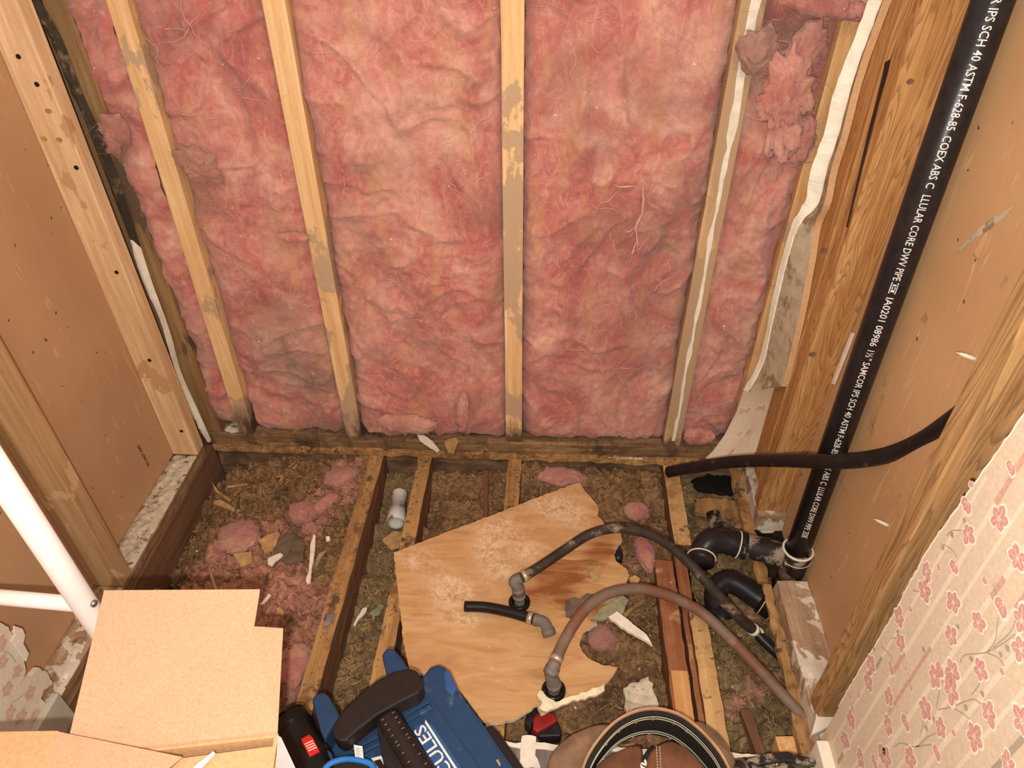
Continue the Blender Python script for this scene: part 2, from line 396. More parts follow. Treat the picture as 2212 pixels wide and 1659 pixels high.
def fibres(name, pts, mat, parent, ln=.03, rad=.00022, seed=1, strands=()):
    """loose glass-wool strands standing off a surface"""
    R = random.Random(seed); V = []; F = []
    for p, nrm in pts:
        p = Vector(p); nrm = Vector(nrm)
        d = (Vector((R.gauss(0, 1), R.gauss(0, 1), R.gauss(0, 1)))+nrm*.35).normalized()
        c = Vector((R.gauss(0, 1), R.gauss(0, .5), R.gauss(0, 1)))*.5
        L = ln*R.uniform(.4, 1.5); q = [p+d*(L*t)+c*(L*t*t) for t in (-.1, .3, .65, 1)]
        # keep the strand close over the surface
        q = [x-nrm*max(0, (x-p).dot(nrm)-.006) for x in q]
        r = rad*R.uniform(.6, 1.4); b = len(V)
        u = d.orthogonal().normalized(); v = d.cross(u)
        for i, x in enumerate(q):
            rr = r*(1-.2*i)
            for a in (0, 2.09, 4.19): V.append(x+u*(rr*math.cos(a))+v*(rr*math.sin(a)))
        for i in range(3):
            for j in range(3): F.append((b+i*3+j, b+i*3+(j+1) % 3, b+i*3+3+(j+1) % 3, b+i*3+3+j))
    for q in strands:
        q = spline(q, 2); m_ = len(q); r0 = R.uniform(.0004, .0011)
        tv, tf = tube_vf(q, [r0*max(.15, math.sin(PI*(k+.5)/m_)) for k in range(m_)], 5); b = len(V); V += tv; F += [tuple(a+b for a in f) for f in tf]
    o = obj(name, V, F, mat, parent, True); o['kind'] = 'stuff'; return o
def text_vf(s, size, font_bold=.0, slices=0):
    cu = bpy.data.curves.new('t', 'FONT'); cu.body = s; cu.size = size; cu.offset = font_bold; cu.resolution_u = 2
    o = bpy.data.objects.new('t', cu); COL.objects.link(o)
    dg = bpy.context.evaluated_depsgraph_get(); dg.update()
    me = bpy.data.meshes.new_from_object(o.evaluated_get(dg))
    if slices:
        bm = bmesh.new(); bm.from_mesh(me); y0, y1 = min(v.co.y for v in bm.verts), max(v.co.y for v in bm.verts)
        for k in range(1, slices): bmesh.ops.bisect_plane(bm, geom=bm.verts[:]+bm.edges[:]+bm.faces[:], plane_co=(0, y0+(y1-y0)*k/slices, 0), plane_no=(0, 1, 0))
        bm.to_mesh(me); bm.free()
    V = [v.co.copy() for v in me.vertices]; F = [tuple(p.vertices) for p in me.polygons]
    bpy.data.objects.remove(o); bpy.data.curves.remove(cu); bpy.data.meshes.remove(me)
    return V, F
def rag(pts, step=.008, amp=.003, seed=0):
    """torn outline: closed list of points subdivided with jitter in the polygon's own plane"""
    R = random.Random(seed); P = [Vector(p) for p in pts]; out = []
    n = (P[1]-P[0]).cross(P[2]-P[0]).normalized()
    for a, b in zip(P, P[1:]+P[:1]):
        L = (b-a).length; k = max(1, int(L/step)); s = (b-a).cross(n).normalized() if L > 0 else Vector()
        for i in range(k): out.append(a+(b-a)*(i/k)+s*(R.uniform(-amp, amp) if i else 0))
    return out
def scrap(name, poly, th, mat, label, cat, group=None, ragged=.002, bend=.004, seed=0, bev=.0005):
    P = rag(poly, .007, ragged, seed) if ragged else [Vector(p) for p in poly]
    c = sum(P, Vector())/len(P)
    P = [p+Vector((0, 0, bend*N.noise(p*30+Vector((seed, 0, 0))))) for p in P]
    bm = prism_bm(P, (0, 0, th), bev); m = MB(); m.bm(bm); o = m.make(name, mat)
    return tag(o, label, cat, group)

# ------------------------------------------------------------------ setting
def quad(name, P, mat): return tag(obj(name, P, [(0, 1, 2, 3)], mat), kind='structure')
m = MB(); m.hexa(box8(-.95, .75, .07, .085, -.25, 1.45), 0); tag(m.make('wall_back', M['sheath']), kind='structure')
m = MB(); m.hexa(box8(-.860, -.8465, -2.2, .07, -.02, 1.45), 0)
wl = tag(m.make('wall_left', M['paper_l']), kind='structure')
# right backing board with a pale scrape and paper tears in its surface
m = MB(); m.hexa(box8(.6265, .640, -2.2, .07, -.02, 1.45), 0)
def decal(m, pts, mi, d=(-.0004, 0, 0)):
    P = [Vector(p)+Vector(d) for p in pts]; m.add(P, [tuple(range(len(P)))], mi)
sc_ = [(0.6263,-0.4163,0.8019),(0.6263,-0.4236,0.8197),(0.6263,-0.4351,0.8443),(0.6263,-0.4510,0.8677),(0.6263,-0.4717,0.8887),(0.6263,-0.4912,0.9108),(0.6263,-0.4813,0.8885),(0.6263,-0.4642,0.8641),(0.6263,-0.4446,0.8426),(0.6263,-0.4321,0.8228)]
decal(m, sc_, 1)
for a in ([(0.6263,-0.4012,0.6888),(0.6263,-0.4040,0.7050),(0.6263,-0.4163,0.6987),(0.6263,-0.4144,0.6894)], [(0.6263,-0.3748,0.4706),(0.6263,-0.3773,0.4984),(0.6263,-0.3784,0.5292),(0.6263,-0.3895,0.5335),(0.6263,-0.3899,0.4992),(0.6263,-0.3928,0.4660)],
          [(0.6263,-0.3722,0.4419),(0.6263,-0.3851,0.4694),(0.6263,-0.4030,0.4648),(0.6263,-0.3942,0.4387)], [(0.6263,-0.3693,0.5393),(0.6263,-0.3660,0.5598),(0.6263,-0.3713,0.5657),(0.6263,-0.3800,0.5441)],
          [(0.6263,-0.5289,0.8204),(0.6263,-0.5293,0.8360),(0.6263,-0.5353,0.8370),(0.6263,-0.5380,0.8207)], [(0.6263,-0.4496,0.8247),(0.6263,-0.4756,0.8250),(0.6263,-0.4822,0.8233),(0.6263,-0.4687,0.8211)], [(0.6263,-0.3568,0.3062),(0.6263,-0.3893,0.3101),(0.6263,-0.3976,0.3069),(0.6263,-0.3697,0.3013)]):
    decal(m, a, 2)
wr = tag(m.make('wall_right', [M['paper_r'], M['mud_grey'], M['scrap_t']]), kind='structure')
m = MB(); m.hexa(box8(-.846, .55, -2.2, -.727, -.016, .004), 0); tag(m.make('floor', M['vinyl']), kind='structure')
m = MB(); m.hexa(box8(-.95, .75, -1.30, .07, -.24, -.2), 0); tag(m.make('floor_belly', M['dirt']), kind='structure')
# print on the left board
V, F = text_vf('0514671447', .017, .0002)
def lay(V, F, O, ex, ey, off=None):
    O, ex, ey = Vector(O), Vector(ex).normalized(), Vector(ey); ey = (ey-ex*ey.dot(ex)).normalized()
    return [O+ex*v.x+ey*v.y+(Vector(off) if off else Vector()) for v in V], F
pa, pb = [(-0.8460,-0.1700,0.0911),(-0.8460,-0.1736,0.1631)]
wdt = max(v.x for v in V); ln_ = (Vector(pb)-Vector(pa)).length
V = [Vector((v.x*ln_/wdt, v.y*.7, 0)) for v in V]
V2, F2 = lay(V, F, pa, Vector(pb)-Vector(pa), Vector((0, -1, -.2)), (.0006, 0, 0))
obj('printed_number', V2, F2, M['dark_ink'], wl)
m = MB()
for i, p in enumerate([(-0.8460,-0.1870,0.1292),(-0.8460,-0.1942,0.1288),(-0.8460,-0.2007,0.1293),(-0.8460,-0.2077,0.1290),(-0.8460,-0.2160,0.1300),(-0.8460,-0.2243,0.1309),(-0.8460,-0.2318,0.1298),(-0.8460,-0.2393,0.1286)]):
    p = Vector(p); m.add([p+Vector((.0006, a, b)) for a, b in ((-.002, -.001), (.001, -.002), (.002, .001), (-.001, .002))], [(0, 1, 2, 3)])
m.make('pale_dashes', M['card_in'], wl)

# ------------------------------------------------------------------ back wall framing
def stud(P, mat, label, grp='wall studs', name='wall_stud', **k): return tag(board(name, P, mat, **k), label, 'stud', grp)
stud(box8(-.706, -.668, 0, .064, .038, 1.4, .032, 0), M['pine'], 'pine back wall stud nearest the left corner, leaning slightly right', seed=1)
stud(box8(-.427, -.387, 0, .064, .038, 1.4, .018, 0), M['pine'], 'pine back wall stud second from the left, with grey glue patches', seed=2)
stud(box8(-.020, .020, 0, .064, .038, 1.4, .010, 0), M['pine'], 'pine stud in the middle of the pink insulation wall', seed=3)
sD = thing('wall_stud', (.392, 0, .038), 'glue-smeared back wall stud with a pale paper strip down its face', 'stud', 'wall studs')
board('stud_board', box8(.371, .413, 0, .064, .038, 1.4, .010, 0), M['pine_glue'], sD, seed=4)
R = random.Random(5); L = []; Rr = []
for i in range(60):
    z = .06+1.2*i/59; x = .394+.010*(z/1.4)+.004*N.noise(Vector((z*9, 2, 0)))
    wd = .0035+.003*N.noise(Vector((z*14, 7, 0)))+(.004 if z > .8 else 0)
    L.append((x-wd+R.uniform(-.0012, .0012), z)); Rr.append((x+wd+R.uniform(-.0012, .0012), z))
V = []; F = []
for (a, z), (b, _) in zip(L, Rr):
    V += [(a, -.0004, z), (a, -.0022, z), (b, -.0022, z), (b, -.0004, z)]
for i in range(59):
    k = i*4; F += [(k, k+4, k+5, k+1), (k+1, k+5, k+6, k+2), (k+2, k+6, k+7, k+3)]
o = obj('paper_strip', V, F, M['scrap_w'], sD); o['label'] = 'pale torn paper strip'
stud(box8(.531, .569, 0, .064, .038, 1.4, .022, 0), M['pine_clean'], 'orange-tinted back wall stud in the right corner', seed=6)
stud(box8(-.800, -.756, .004, .064, .038, 1.4, .004, 0), M['dark_stud'], 'dark stained stud in the left back corner', seed=7)
tag(board('bottom_plate', box8(-.800, .562, .0, .064, .0, .038), M['plate_rot'], cuts=4, rough=.004, seed=11), 'rotten dark bottom plate along the back wall', 'plate', 'bottom plates')
tag(board('rim_joist', box8(-.79, .562, .012, .05, -.19, -.018), M['plate_dark'], cuts=4, rough=.004, seed=13), 'dark rim joist under the back wall plate', 'joist')
tag(board('subfloor_strip', box8(-.785, .562, -.010, .064, -.017, -.001), M['joist'], cuts=4, rough=.005, seed=12), 'ragged subfloor edge under the back wall plate', 'subfloor')

# ------------------------------------------------------------------ insulation batts
DIRT = [(-.53, .31, .10, .16, 1.1), (-.47, .22, .07, .07, .8), (-.45, .06, .14, .05, .9), (.36, .72, .06, .05, .7), (-.25, .05, .12, .03, .5), (.26, .30, .10, .10, .35),
        (-.62, .68, .05, .07, .8), (.46, .98, .09, .06, 1.0), (.22, .62, .12, .10, .6), (.30, .42, .10, .2, .35), (-.74, .78, .03, .05, .6), (-.02, .06, .06, .03, .6), (.12, .05, .12, .03, .35), (.49, .06, .08, .04, .7),
        (.1, .92, .05, .05, .5), (-.30, .55, .1, .08, .3), (-.74, .06, .08, .05, .6), (.48, .35, .05, .1, .3), (-.08, .18, .05, .04, .6), (-.25, .74, .12, .06, .3)]
def batt(x0, x1, z0, label, seed, push=-.004, rec=.030, lean=(0, 0), slack=1.0):
    st = .0042; nx = max(4, int((x1-x0)/st)); nz = int((1.18-z0)/st)
    V = []; D = []; so = Vector((seed*5.3, seed*1.7, seed*.9))
    for j in range(nz+1):
        z = z0+(1.18-z0)*j/nz
        for i in range(nx+1):
            u = i/nx; f = z/1.4
            x = (x0+lean[0]*f)*(1-u)+(x1+lean[1]*f)*u
            p = Vector((x, 0, z)); q = p*6+so
            wv = Vector(N.noise_vector(q*.8)); a = N.noise(q*.9+wv*.7)
            b = N.fractal(Vector((x*15, 0, z*11))+so+wv*1.3, .9, 2.1, 5)
            rd = 1-abs(N.noise(Vector((x*8, 0, z*6))+so*2+wv*1.9)); rd = rd**9
            fine = N.fractal(p*70+so+wv*3.0, .8, 2.2, 3)
            e = min(u, 1-u)*(x1-x0); edge = rec*math.exp(-e/.013)
            eb = .03*math.exp(-(z-z0)/.012)
            y = push+edge+eb-slack*(.016*a+.010*b+.010*rd+.0022*fine)+.005*slack
            wob = .004*N.noise(Vector((z*35, seed, i*.02)))*math.exp(-e/.02)
            V.append((x+wob, min(y, .062), z+.004*N.noise(Vector((x*40, seed, 1)))*math.exp(-(z-z0)/.02)))
            d = 0
            for cx, cz, rx, rz, k in DIRT:
                t = ((x-cx)/rx)**2+((z-cz)/rz)**2
                if t < 4: d += k*math.exp(-t*1.6)
            d += .35*math.exp(-e/.008)+.3*math.exp(-(z-z0)/.02)  # besides the smudges, browner towards the side edges and foot of the batt
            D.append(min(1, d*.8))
    F = []
    W_ = nx+1
    for j in range(nz):
        for i in range(nx): F.append((j*W_+i, j*W_+i+1, (j+1)*W_+i+1, (j+1)*W_+i))
    # close it into a batt: back skin
    b = len(V); V += [(V[0][0], .066, z0), (V[nx][0], .066, z0), (V[nz*W_+nx][0], .066, 1.18), (V[nz*W_][0], .066, 1.18)]; D += [0]*4
    F += [(b+3, b+2, b+1, b)]
    t = thing('insulation_batt', ((x0+x1)/2, .03, z0), label, 'insulation', 'pink insulation batts')
    o = obj('glass_wool', V, F, M['insul'], t, True, None, {'dirt': D})
    R = random.Random(seed); pts = []
    for _ in range(int(2600*(x1-x0)/.36)):
        i = R.randrange(2, nx-1); j = R.randrange(2, nz-1); v = V[j*W_+i]; pts.append((v, (0, -1, 0)))
    wv_ = []
    for _ in range(int(60*(x1-x0)/.36)+6):
        i, j = R.uniform(3, nx-3), R.uniform(3, nz-3); an = R.uniform(0, 2*PI); q = []
        for s_ in range(R.randrange(8, 26)):
            ii, jj = int(round(i)), int(round(j))
            if not (1 < ii < nx-1 and 1 < jj < nz-1): break
            v = V[jj*W_+ii]; q.append((v[0], v[1]-.0012-.0015*abs(math.sin(s_*.5)), v[2])); an += R.gauss(0, .28); i += 1.6*math.cos(an); j += 1.6*math.sin(an)
        if len(q) > 4: wv_.append(q)
    fibres('loose_fibres', pts, M['fibre'], t, .022, .00024, seed, strands=wv_)
    return t
batt(-.756, -.706, .055, 'narrow pink insulation batt at the left back corner', 1, rec=.01, lean=(.004, .032), push=-.002)
batt(-.668, -.427, .042, 'pink insulation batt with a dark smudge low beside the second stud', 2, lean=(.032, .018))
batt(-.387, -.020, .042, 'pink insulation batt directly left of the middle stud', 3, lean=(.018, .010))
batt(.020, .371, .045, 'pink insulation batt right of the middle stud', 4, lean=(.010, .010))
batt(.413, .531, .050, 'narrow pink insulation batt beside the right corner stud', 5, lean=(.010, .022), rec=.02, push=.004)
def tuft(c, rad, seed, label, dirt=0., sub=5, amp=.35, fib=260, rot=None):
    t = thing('insulation_tuft', (c[0], c[1], c[2]-rad[2]), label, 'insulation', 'loose insulation tufts')
    o = blob('glass_wool', (0, 0, 0), rad, seed, M['insul'], None, sub, amp, 9, dirt)
    mt = Matrix.Rotation(rot[1], 4, rot[0]) if rot else Matrix.Identity(4)
    sh = Vector(c)-Vector(t.location); ol = Vector(o.location)
    for v in o.data.vertices: v.co = mt @ (v.co+ol)+sh
    o.location = (0, 0, 0); o.parent = t
    R = random.Random(seed); vs = o.data.vertices
    pts = [(vs[k].co+Vector(t.location), (vs[k].co-sh).normalized()) for k in (R.randrange(len(vs)) for _ in range(fib))]
    fibres('loose_fibres', pts, M['fibre'], t, max(rad)*.45, .0002, seed)
    return t
tuft([(0.4711,-0.0300,0.8799)][0], (.040, .026, .085), 21, 'large pink tuft hanging beside the glue-smeared stud near the top right', 0.0, rot=('Y', -.15), amp=.75, fib=800)
tuft([(0.4149,-0.0300,0.9650)][0], (.028, .020, .036), 22, 'grey-brown dirty tuft on the glue-smeared stud near the top', .85, amp=1.0, fib=600)
tuft([(0.4891,-0.0250,0.9568)][0], (.032, .022, .05), 23, 'pink tuft between the top right clump and the corner stud', .15, rot=('Y', .2), amp=.5)
tuft([(0.4947,-0.0300,1.0334)][0], (.085, .022, .018), 24, 'long pink tuft crossing the top right corner', .1, rot=('Y', .18), amp=.45)
tuft([(0.5157,-0.0200,0.8168)][0], (.030, .02, .042), 25, 'pale pink tuft below the hanging clump against the right corner stud', .1, amp=.5)
tuft([(-0.5933,-0.0180,0.7534)][0], (.040, .018, .026), 26, 'greyish curled tuft right of the leaning left stud', .5, rot=('Y', .6), amp=1.1, fib=600)
tuft([(-0.7469,-0.0120,0.8078)][0], (.022, .016, .036), 27, 'greyish tuft at the left back corner stud', .45, rot=('Y', .3), amp=1.1, fib=500)
tuft([(-0.4460,-0.0160,0.6067)][0], (.034, .010, .011), 28, 'pale finger-like tuft left of the second stud', .0, sub=4, amp=.25)
tuft([(-0.1204,-0.0200,0.1512)][0], (.016, .012, .060), 29, 'pink twisted tuft hanging over the back plate', .15, rot=('Y', .12), amp=.5)
tuft([(-0.2612,-0.0140,0.1031)][0], (.07, .018, .028), 30, 'dirty pink tuft bulging over the back plate', .35, rot=('Y', .1), amp=.45)
m = MB()
for q, r in (([(0.2510,-0.0200,0.7472),(0.2505,-0.0200,0.7182),(0.2551,-0.0200,0.6904),(0.2527,-0.0200,0.6618),(0.2459,-0.0200,0.6402),(0.2504,-0.0200,0.6124),(0.2572,-0.0200,0.5797)], .0032), ([(0.2457,-0.0200,0.6422),(0.2341,-0.0200,0.6321),(0.2247,-0.0200,0.6359)], .0022), ([(0.2507,-0.0200,0.7164),(0.2342,-0.0200,0.7253),(0.2128,-0.0200,0.7233),(0.1951,-0.0200,0.7285)], .0018), ([(0.2500,-0.0200,0.6164),(0.2450,-0.0200,0.5919),(0.2403,-0.0200,0.5835)], .0018)):
    Sp = spline(q, 6); n_ = len(Sp); m.tube([p+Vector(N.noise_vector(p*90))*.002 for p in Sp], [r*(.7+.5*N.noise(p*60)+.3)*max(.25, math.sin(PI*(k+.7)/(n_+.4))) for k, p in enumerate(Sp)], 8)
tag(m.make('insulation_strand', M['fibre'], None, True), 'thin stringy strand hanging on the insulation right of the middle stud', 'insulation', 'loose insulation tufts')
tuft([(0.4488,-0.0200,0.0981)][0], (.034, .018, .022), 32, 'pale pink tuft at the foot of the right corner batt', .1, amp=.5)

# ------------------------------------------------------------------ left wall framing
s1 = thing('wall_stud', (-.814, -.06, .038), 'pale left wall stud with a row of black screws', 'stud', 'wall studs')
s1b = board('stud_board', box8(-.846, -.782, -.081, -.043, .038, 1.4), M['pine_pale'], s1, seed=14)
for p in [(-0.8169,-0.0810,0.9664),(-0.8045,-0.0810,0.9219),(-0.7946,-0.0810,0.7748),(-0.7990,-0.0810,0.5554),(-0.8058,-0.0810,0.3320),(-0.7985,-0.0810,0.1188)]:
    m = MB(); p = Vector(p); m.tube([p+Vector((0, .001, 0)), p+Vector((0, -.0012, 0))], .0042, 14); m.tube([p+Vector((0, -.0012, 0)), p+Vector((0, -.0018, 0))], [.0042, .0030], 14)
    m.make('screw_head', M['screw'], s1b)
for k, p in enumerate([(-0.8031,-0.0815,0.8769),(-0.8052,-0.0815,0.8263),(-0.8330,-0.0815,0.8277)]):
    m = MB(); p = Vector(p); m.add([p+Vector((.006*math.cos(t), -.0002, .0045*math.sin(t))) for t in [i*PI/6 for i in range(12)]], [tuple(range(12))])
    m.make('knot', M['pine_red'], s1b)
stud(box8(-.846, -.782, -.467, -.430, .038, 1.4), M['stud_left'], 'brown left wall stud behind the white bench leg', seed=15)
tag(board('bottom_plate', box8(-.846, -.782, -1.25, -.043, .0, .036), M['plate_side'], cuts=4, rough=.003, seed=16), 'dust-covered bottom plate along the left wall', 'plate', 'bottom plates')
# plaster dust lying on the left plate
def heap(name, x0, x1, y0, y1, z, amp, mat, label, cat, seed, st=.004, fall=.012):
    nx = int((x1-x0)/st); ny = int((y1-y0)/st); V = []; F = []
    for j in range(ny+1):
        for i in range(nx+1):
            x = x0+(x1-x0)*i/nx; y = y0+(y1-y0)*j/ny
            e = min(i, nx-i)*st; f = min(j, ny-j)*st; k = min(1, e/fall)*min(1, f/.02)
            V.append((x, y, z+k*amp*(.5+.9*N.turbulence(Vector((x, y, seed))*45, 3, False)+.5*N.noise(Vector((x, y, seed))*130))))
    for j in range(ny):
        for i in range(nx): a = j*(nx+1)+i; F.append((a, a+1, a+nx+2, a+nx+1))
    return tag(obj(name, V, F, mat, None, True), label, cat, None, 'stuff')
heap('plaster_dust', -.845, -.784, -.430, -.082, .0362, .008, M['gypsum_dust'], 'whitish plaster dust on the left plate between the studs', 'dust', 3)
heap('plaster_dust', -.845, -.784, -.740, -.468, .0362, .006, M['plate_dust'], 'brown-white plaster dust on the left plate near the wallpaper scrap', 'dust', 4)
heap('plaster_dust', -.752, -.708, .002, .05, .038, .012, M['gypsum_dust'], 'pale plaster crumbs in the left back corner bay', 'dust', 5)
tag(board('rim_joist', box8(-.806, -.785, -.735, -.0, -.19, -.001), M['joist_dark'], seed=17, rough=.003), 'dark rim joist below the left wall plate', 'joist')
tag(board('furring_strip', [(-.780, -.40, -.075), (-.765, -.40, -.075), (-.765, -.62, -.05), (-.780, -.62, -.05), (-.780, -.40, -.06), (-.765, -.40, -.06), (-.765, -.62, -.035), (-.780, -.62, -.035)], M['joist'], seed=18), 'thin splintered wood strip below the left plate edge', 'wood strip')
# torn drywall edges in the two corners
def torn(name, Lp, Rp, mats, label, th=.004, push=(0, -1, 0), seed=0, split=None):
    """ribbon between two vertical ragged edges"""
    V = []; F = []; fm = []; R = random.Random(seed); d = Vector(push)*th; n = len(Lp)
    A = spline(Lp, 10); B = spline(Rp, 10)
    for i, (a, b) in enumerate(zip(A, B)):
        j = R.uniform(-.0016, .0016); w = (b-a); a = a+w.normalized()*(.0022*N.noise(a*70)+j); 
        V += [a, a+d, b+d, b]
    for i in range(len(A)-1):
        k = i*4; F += [(k, k+4, k+5, k+1), (k+1, k+5, k+6, k+2), (k+2, k+6, k+7, k+3)]
        mi = split(A[i].z) if split else 0
        fm += [mi]*3
    o = obj(name, V, F, mats, None, False, fm); return tag(o, label, 'drywall')
torn('drywall_remnant', [(-0.8062,-0.0200,1.0398),(-0.7923,-0.0200,0.9789),(-0.7909,-0.0200,0.8980),(-0.7806,-0.0200,0.7795),(-0.7824,-0.0200,0.6362),(-0.7932,-0.0200,0.5070),(-0.7875,-0.0200,0.4005),(-0.7967,-0.0200,0.2704),(-0.7987,-0.0200,0.1265),(-0.7853,-0.0200,0.0250)], [(-0.7980,-0.0060,1.0372),(-0.7850,-0.0060,0.9757),(-0.7844,-0.0060,0.8859),(-0.7749,-0.0060,0.7651),(-0.7814,-0.0060,0.6086),(-0.7871,-0.0060,0.4932),(-0.7888,-0.0060,0.3596),(-0.7981,-0.0060,0.2458),(-0.7926,-0.0060,0.1146),(-0.7874,-0.0060,0.0199)], [M['gypsum'], M['mold'], M['mud_grey']],
     'torn drywall edge in the left back corner, mouldy at the top and white below', .006, (1, -.2, 0), 3, lambda z: 1 if z > .60 else 0)
# right corner: remnant of wall board on the plane of the tub wall
m = MB()
Lw = [(0.5577,-0.0620,1.0458),(0.5529,-0.0620,1.0069),(0.5468,-0.0620,0.9592),(0.5412,-0.0620,0.9089),(0.5424,-0.0620,0.8401),(0.5367,-0.0620,0.7745),(0.5413,-0.0620,0.7225),(0.5281,-0.0620,0.6721),(0.5255,-0.0620,0.5995),(0.5262,-0.0620,0.5057),(0.5307,-0.0620,0.4271),(0.5296,-0.0620,0.3427),(0.5128,-0.0620,0.2755)]
Lm = [(0.5707,-0.0780,1.0487),(0.5671,-0.0780,1.0103),(0.5624,-0.0780,0.9634),(0.5604,-0.0780,0.9138),(0.5609,-0.0780,0.8459),(0.5577,-0.0780,0.7813),(0.5586,-0.0780,0.7211),(0.5344,-0.0780,0.6782),(0.5302,-0.0780,0.6084),(0.5313,-0.0780,0.5158),(0.5332,-0.0780,0.4382),(0.5354,-0.0780,0.3551),(0.5182,-0.0780,0.2835)]
Rm = [(0.5490,-0.1360,1.0595),(0.5490,-0.1273,1.0210),(0.5490,-0.1177,0.9735),(0.5490,-0.1147,0.9246),(0.5490,-0.1200,0.8607),(0.5490,-0.1165,0.7968),(0.5490,-0.1271,0.7434),(0.5490,-0.1130,0.6957),(0.5490,-0.1301,0.6374),(0.5490,-0.1495,0.5610),(0.5490,-0.1598,0.4952),(0.5490,-0.1664,0.4227),(0.5490,-0.1685,0.3719)]
A, B, C = spline(Lw, 8), spline(Lm, 8), spline(Rm, 8)
V = []; F = []; fm = []
for a, b, c in zip(A, B, C):
    jj = Vector((0, .004*N.noise(a*60)+.0015*N.noise(a*220), 0)); j2 = Vector((0, .003*N.noise(b*60), 0))
    V += [a+jj+Vector((.010, 0, 0)), a+jj+Vector((-.001, 0, 0)), b+j2+Vector((-.002, 0, 0)), b+j2, c+Vector((0, 0, 0)), c+Vector((.012, .0, 0))]
for i in range(len(A)-1):
    k = i*6
    for q, mi in ((0, 0), (1, 0), (2, 0), (3, 1), (4, 2)): F.append((k+q, k+q+6, k+q+7, k+q+1)); fm.append(mi)
tag(obj('drywall_remnant', V, F, [M['gypsum'], M['mud_grey'], M['card_in']], None, False, fm), 'strip of torn white drywall up the right back corner', 'drywall')

# ------------------------------------------------------------------ right wall framing
f1 = stud(box8(.562, .600, -.161, -.098, .085, 1.4, .0, -.012), M['fir'], 'split fir stud left of the knotty one beside the black drain pipe', seed=21)
m = MB()
ck = [(0.5615,-0.1947,1.0238),(0.5615,-0.1918,0.9925),(0.5615,-0.1949,0.9744),(0.5615,-0.1950,0.9353),(0.5615,-0.2016,0.8826),(0.5615,-0.2069,0.8338),(0.5615,-0.2140,0.7833),(0.5615,-0.2190,0.7439),(0.5615,-0.2112,0.7417),(0.5615,-0.2058,0.7795),(0.5615,-0.1981,0.8287),(0.5615,-0.1888,0.8780),(0.5615,-0.1831,0.9330),(0.5615,-0.1794,0.9702),(0.5615,-0.1741,0.9848),(0.5615,-0.1893,0.9931)]
decal(m, ck, 0, (-.0006, 0, 0)); m.make('crack', M['screw'], f1)
k2 = thing('wall_stud', (.594, -.18, .038), 'knotty fir stud next to the black drain pipe', 'stud', 'wall studs')
k2b = board('stud_board', box8(.562, .6262, -.200, -.162, .038, 1.4, .0, -.045), M['fir'], k2, seed=22)
for p, r in zip([(0.5791,-0.2250,0.9746),(0.5308,-0.2250,0.7022),(0.5690,-0.2250,0.4870),(0.5359,-0.2250,0.3553)], (.005, .006, .007, .003)):
    m = MB(); p = Vector((p[0], -.2005-.045*(p[2]-.038)/1.362, p[2])); m.add([p+Vector((r*math.cos(i*PI/6), -.0004, r*.8*math.sin(i*PI/6))) for i in range(12)], [tuple(range(12))]); m.make('knot', M['joist_dark'], k2b)
k3 = stud(box8(.562, .6262, -.678, -.640, .040, 1.4), M['fir_near'], 'brown grained stud at the edge of the right wallpaper', seed=23)
tag(board('bottom_plate', box8(.562, .626, -.212, .0, -.016, .036), M['plate_dust'], seed=24, rough=.002), 'short plate piece under the knotty fir stud', 'plate', 'bottom plates')
heap('plaster_dust', .563, .600, -.160, -.02, .036, .008, M['gypsum_dust'], 'white plaster chips on the plate below the right corner', 'dust', 6)
tag(board('bottom_plate', box8(.562, .626, -1.25, -.385, -.016, .036), M['plate_dust'], seed=25, rough=.003, cuts=4), 'paint-spattered bottom plate along the right wall', 'plate', 'bottom plates')
tag(board('subfloor_strip', [(.535, -.75, -.018), (.562, -.75, -.018), (.562, -.37, -.018), (.548, -.37, -.018), (.535, -.75, -.003), (.562, -.75, -.003), (.562, -.37, -.003), (.548, -.37, -.003)], M['joist'], cuts=4, rough=.006, seed=26), 'splintered subfloor edge along the right plate', 'subfloor')
tag(board('subfloor_strip', box8(.538, .562, -.36, -.01, -.018, -.003), M['joist'], cuts=4, rough=.005, seed=27), 'ragged subfloor edge below the wallpaper flap', 'subfloor')

# wallpaper: sheet of board with printed flowers
def flower(m, c, r, ex, ey, seed, kind=0, off=.0004, nrm=(-1, 0, 0)):
    R = random.Random(seed); c = Vector(c); ex = Vector(ex); ey = Vector(ey); nv = Vector(nrm)
    def petal(a, ln, wd, mi, o, base=.08):
        d = ex*math.cos(a)+ey*math.sin(a); s = ex*-math.sin(a)+ey*math.cos(a)
        P = []
        for t, q in ((base, .15), (.3, .62), (.6, .98), (.85, .8), (1, .25), (1.06, 0), (1, -.25), (.85, -.8), (.6, -.98), (.3, -.62), (base, -.15)):
            P.append(c+d*(ln*t)+s*(wd*q)+nv*o)
        m.add(P, [tuple(range(len(P)))], mi)
    n = 5 if kind == 0 else (2 if kind == 1 else 3); a0 = R.uniform(0, 2*PI) if kind == 0 else -PI/2
    for i in range(n):
        a = a0+2*PI*i/5+R.uniform(-.15, .15) if kind == 0 else a0+(i-(n-1)/2)*.55
        ln = r*R.uniform(.8, 1.1); petal(a, ln*1.1, ln*.46, 3, off*(1+.1*i)); petal(a, ln*.92, ln*.36, 2, off*(1.7+.1*i), .14)
        d = ex*math.cos(a)+ey*math.sin(a); s = ex*-math.sin(a)+ey*math.cos(a)
        P = [c+d*(ln*.1)+s*(.02*r), c+d*(ln*.7)+s*(.015*r), c+d*(ln*.7)-s*(.015*r), c+d*(ln*.1)-s*(.02*r)]
        m.add([p+nv*(off*2.6) for p in P], [(0, 1, 2, 3)], 3)
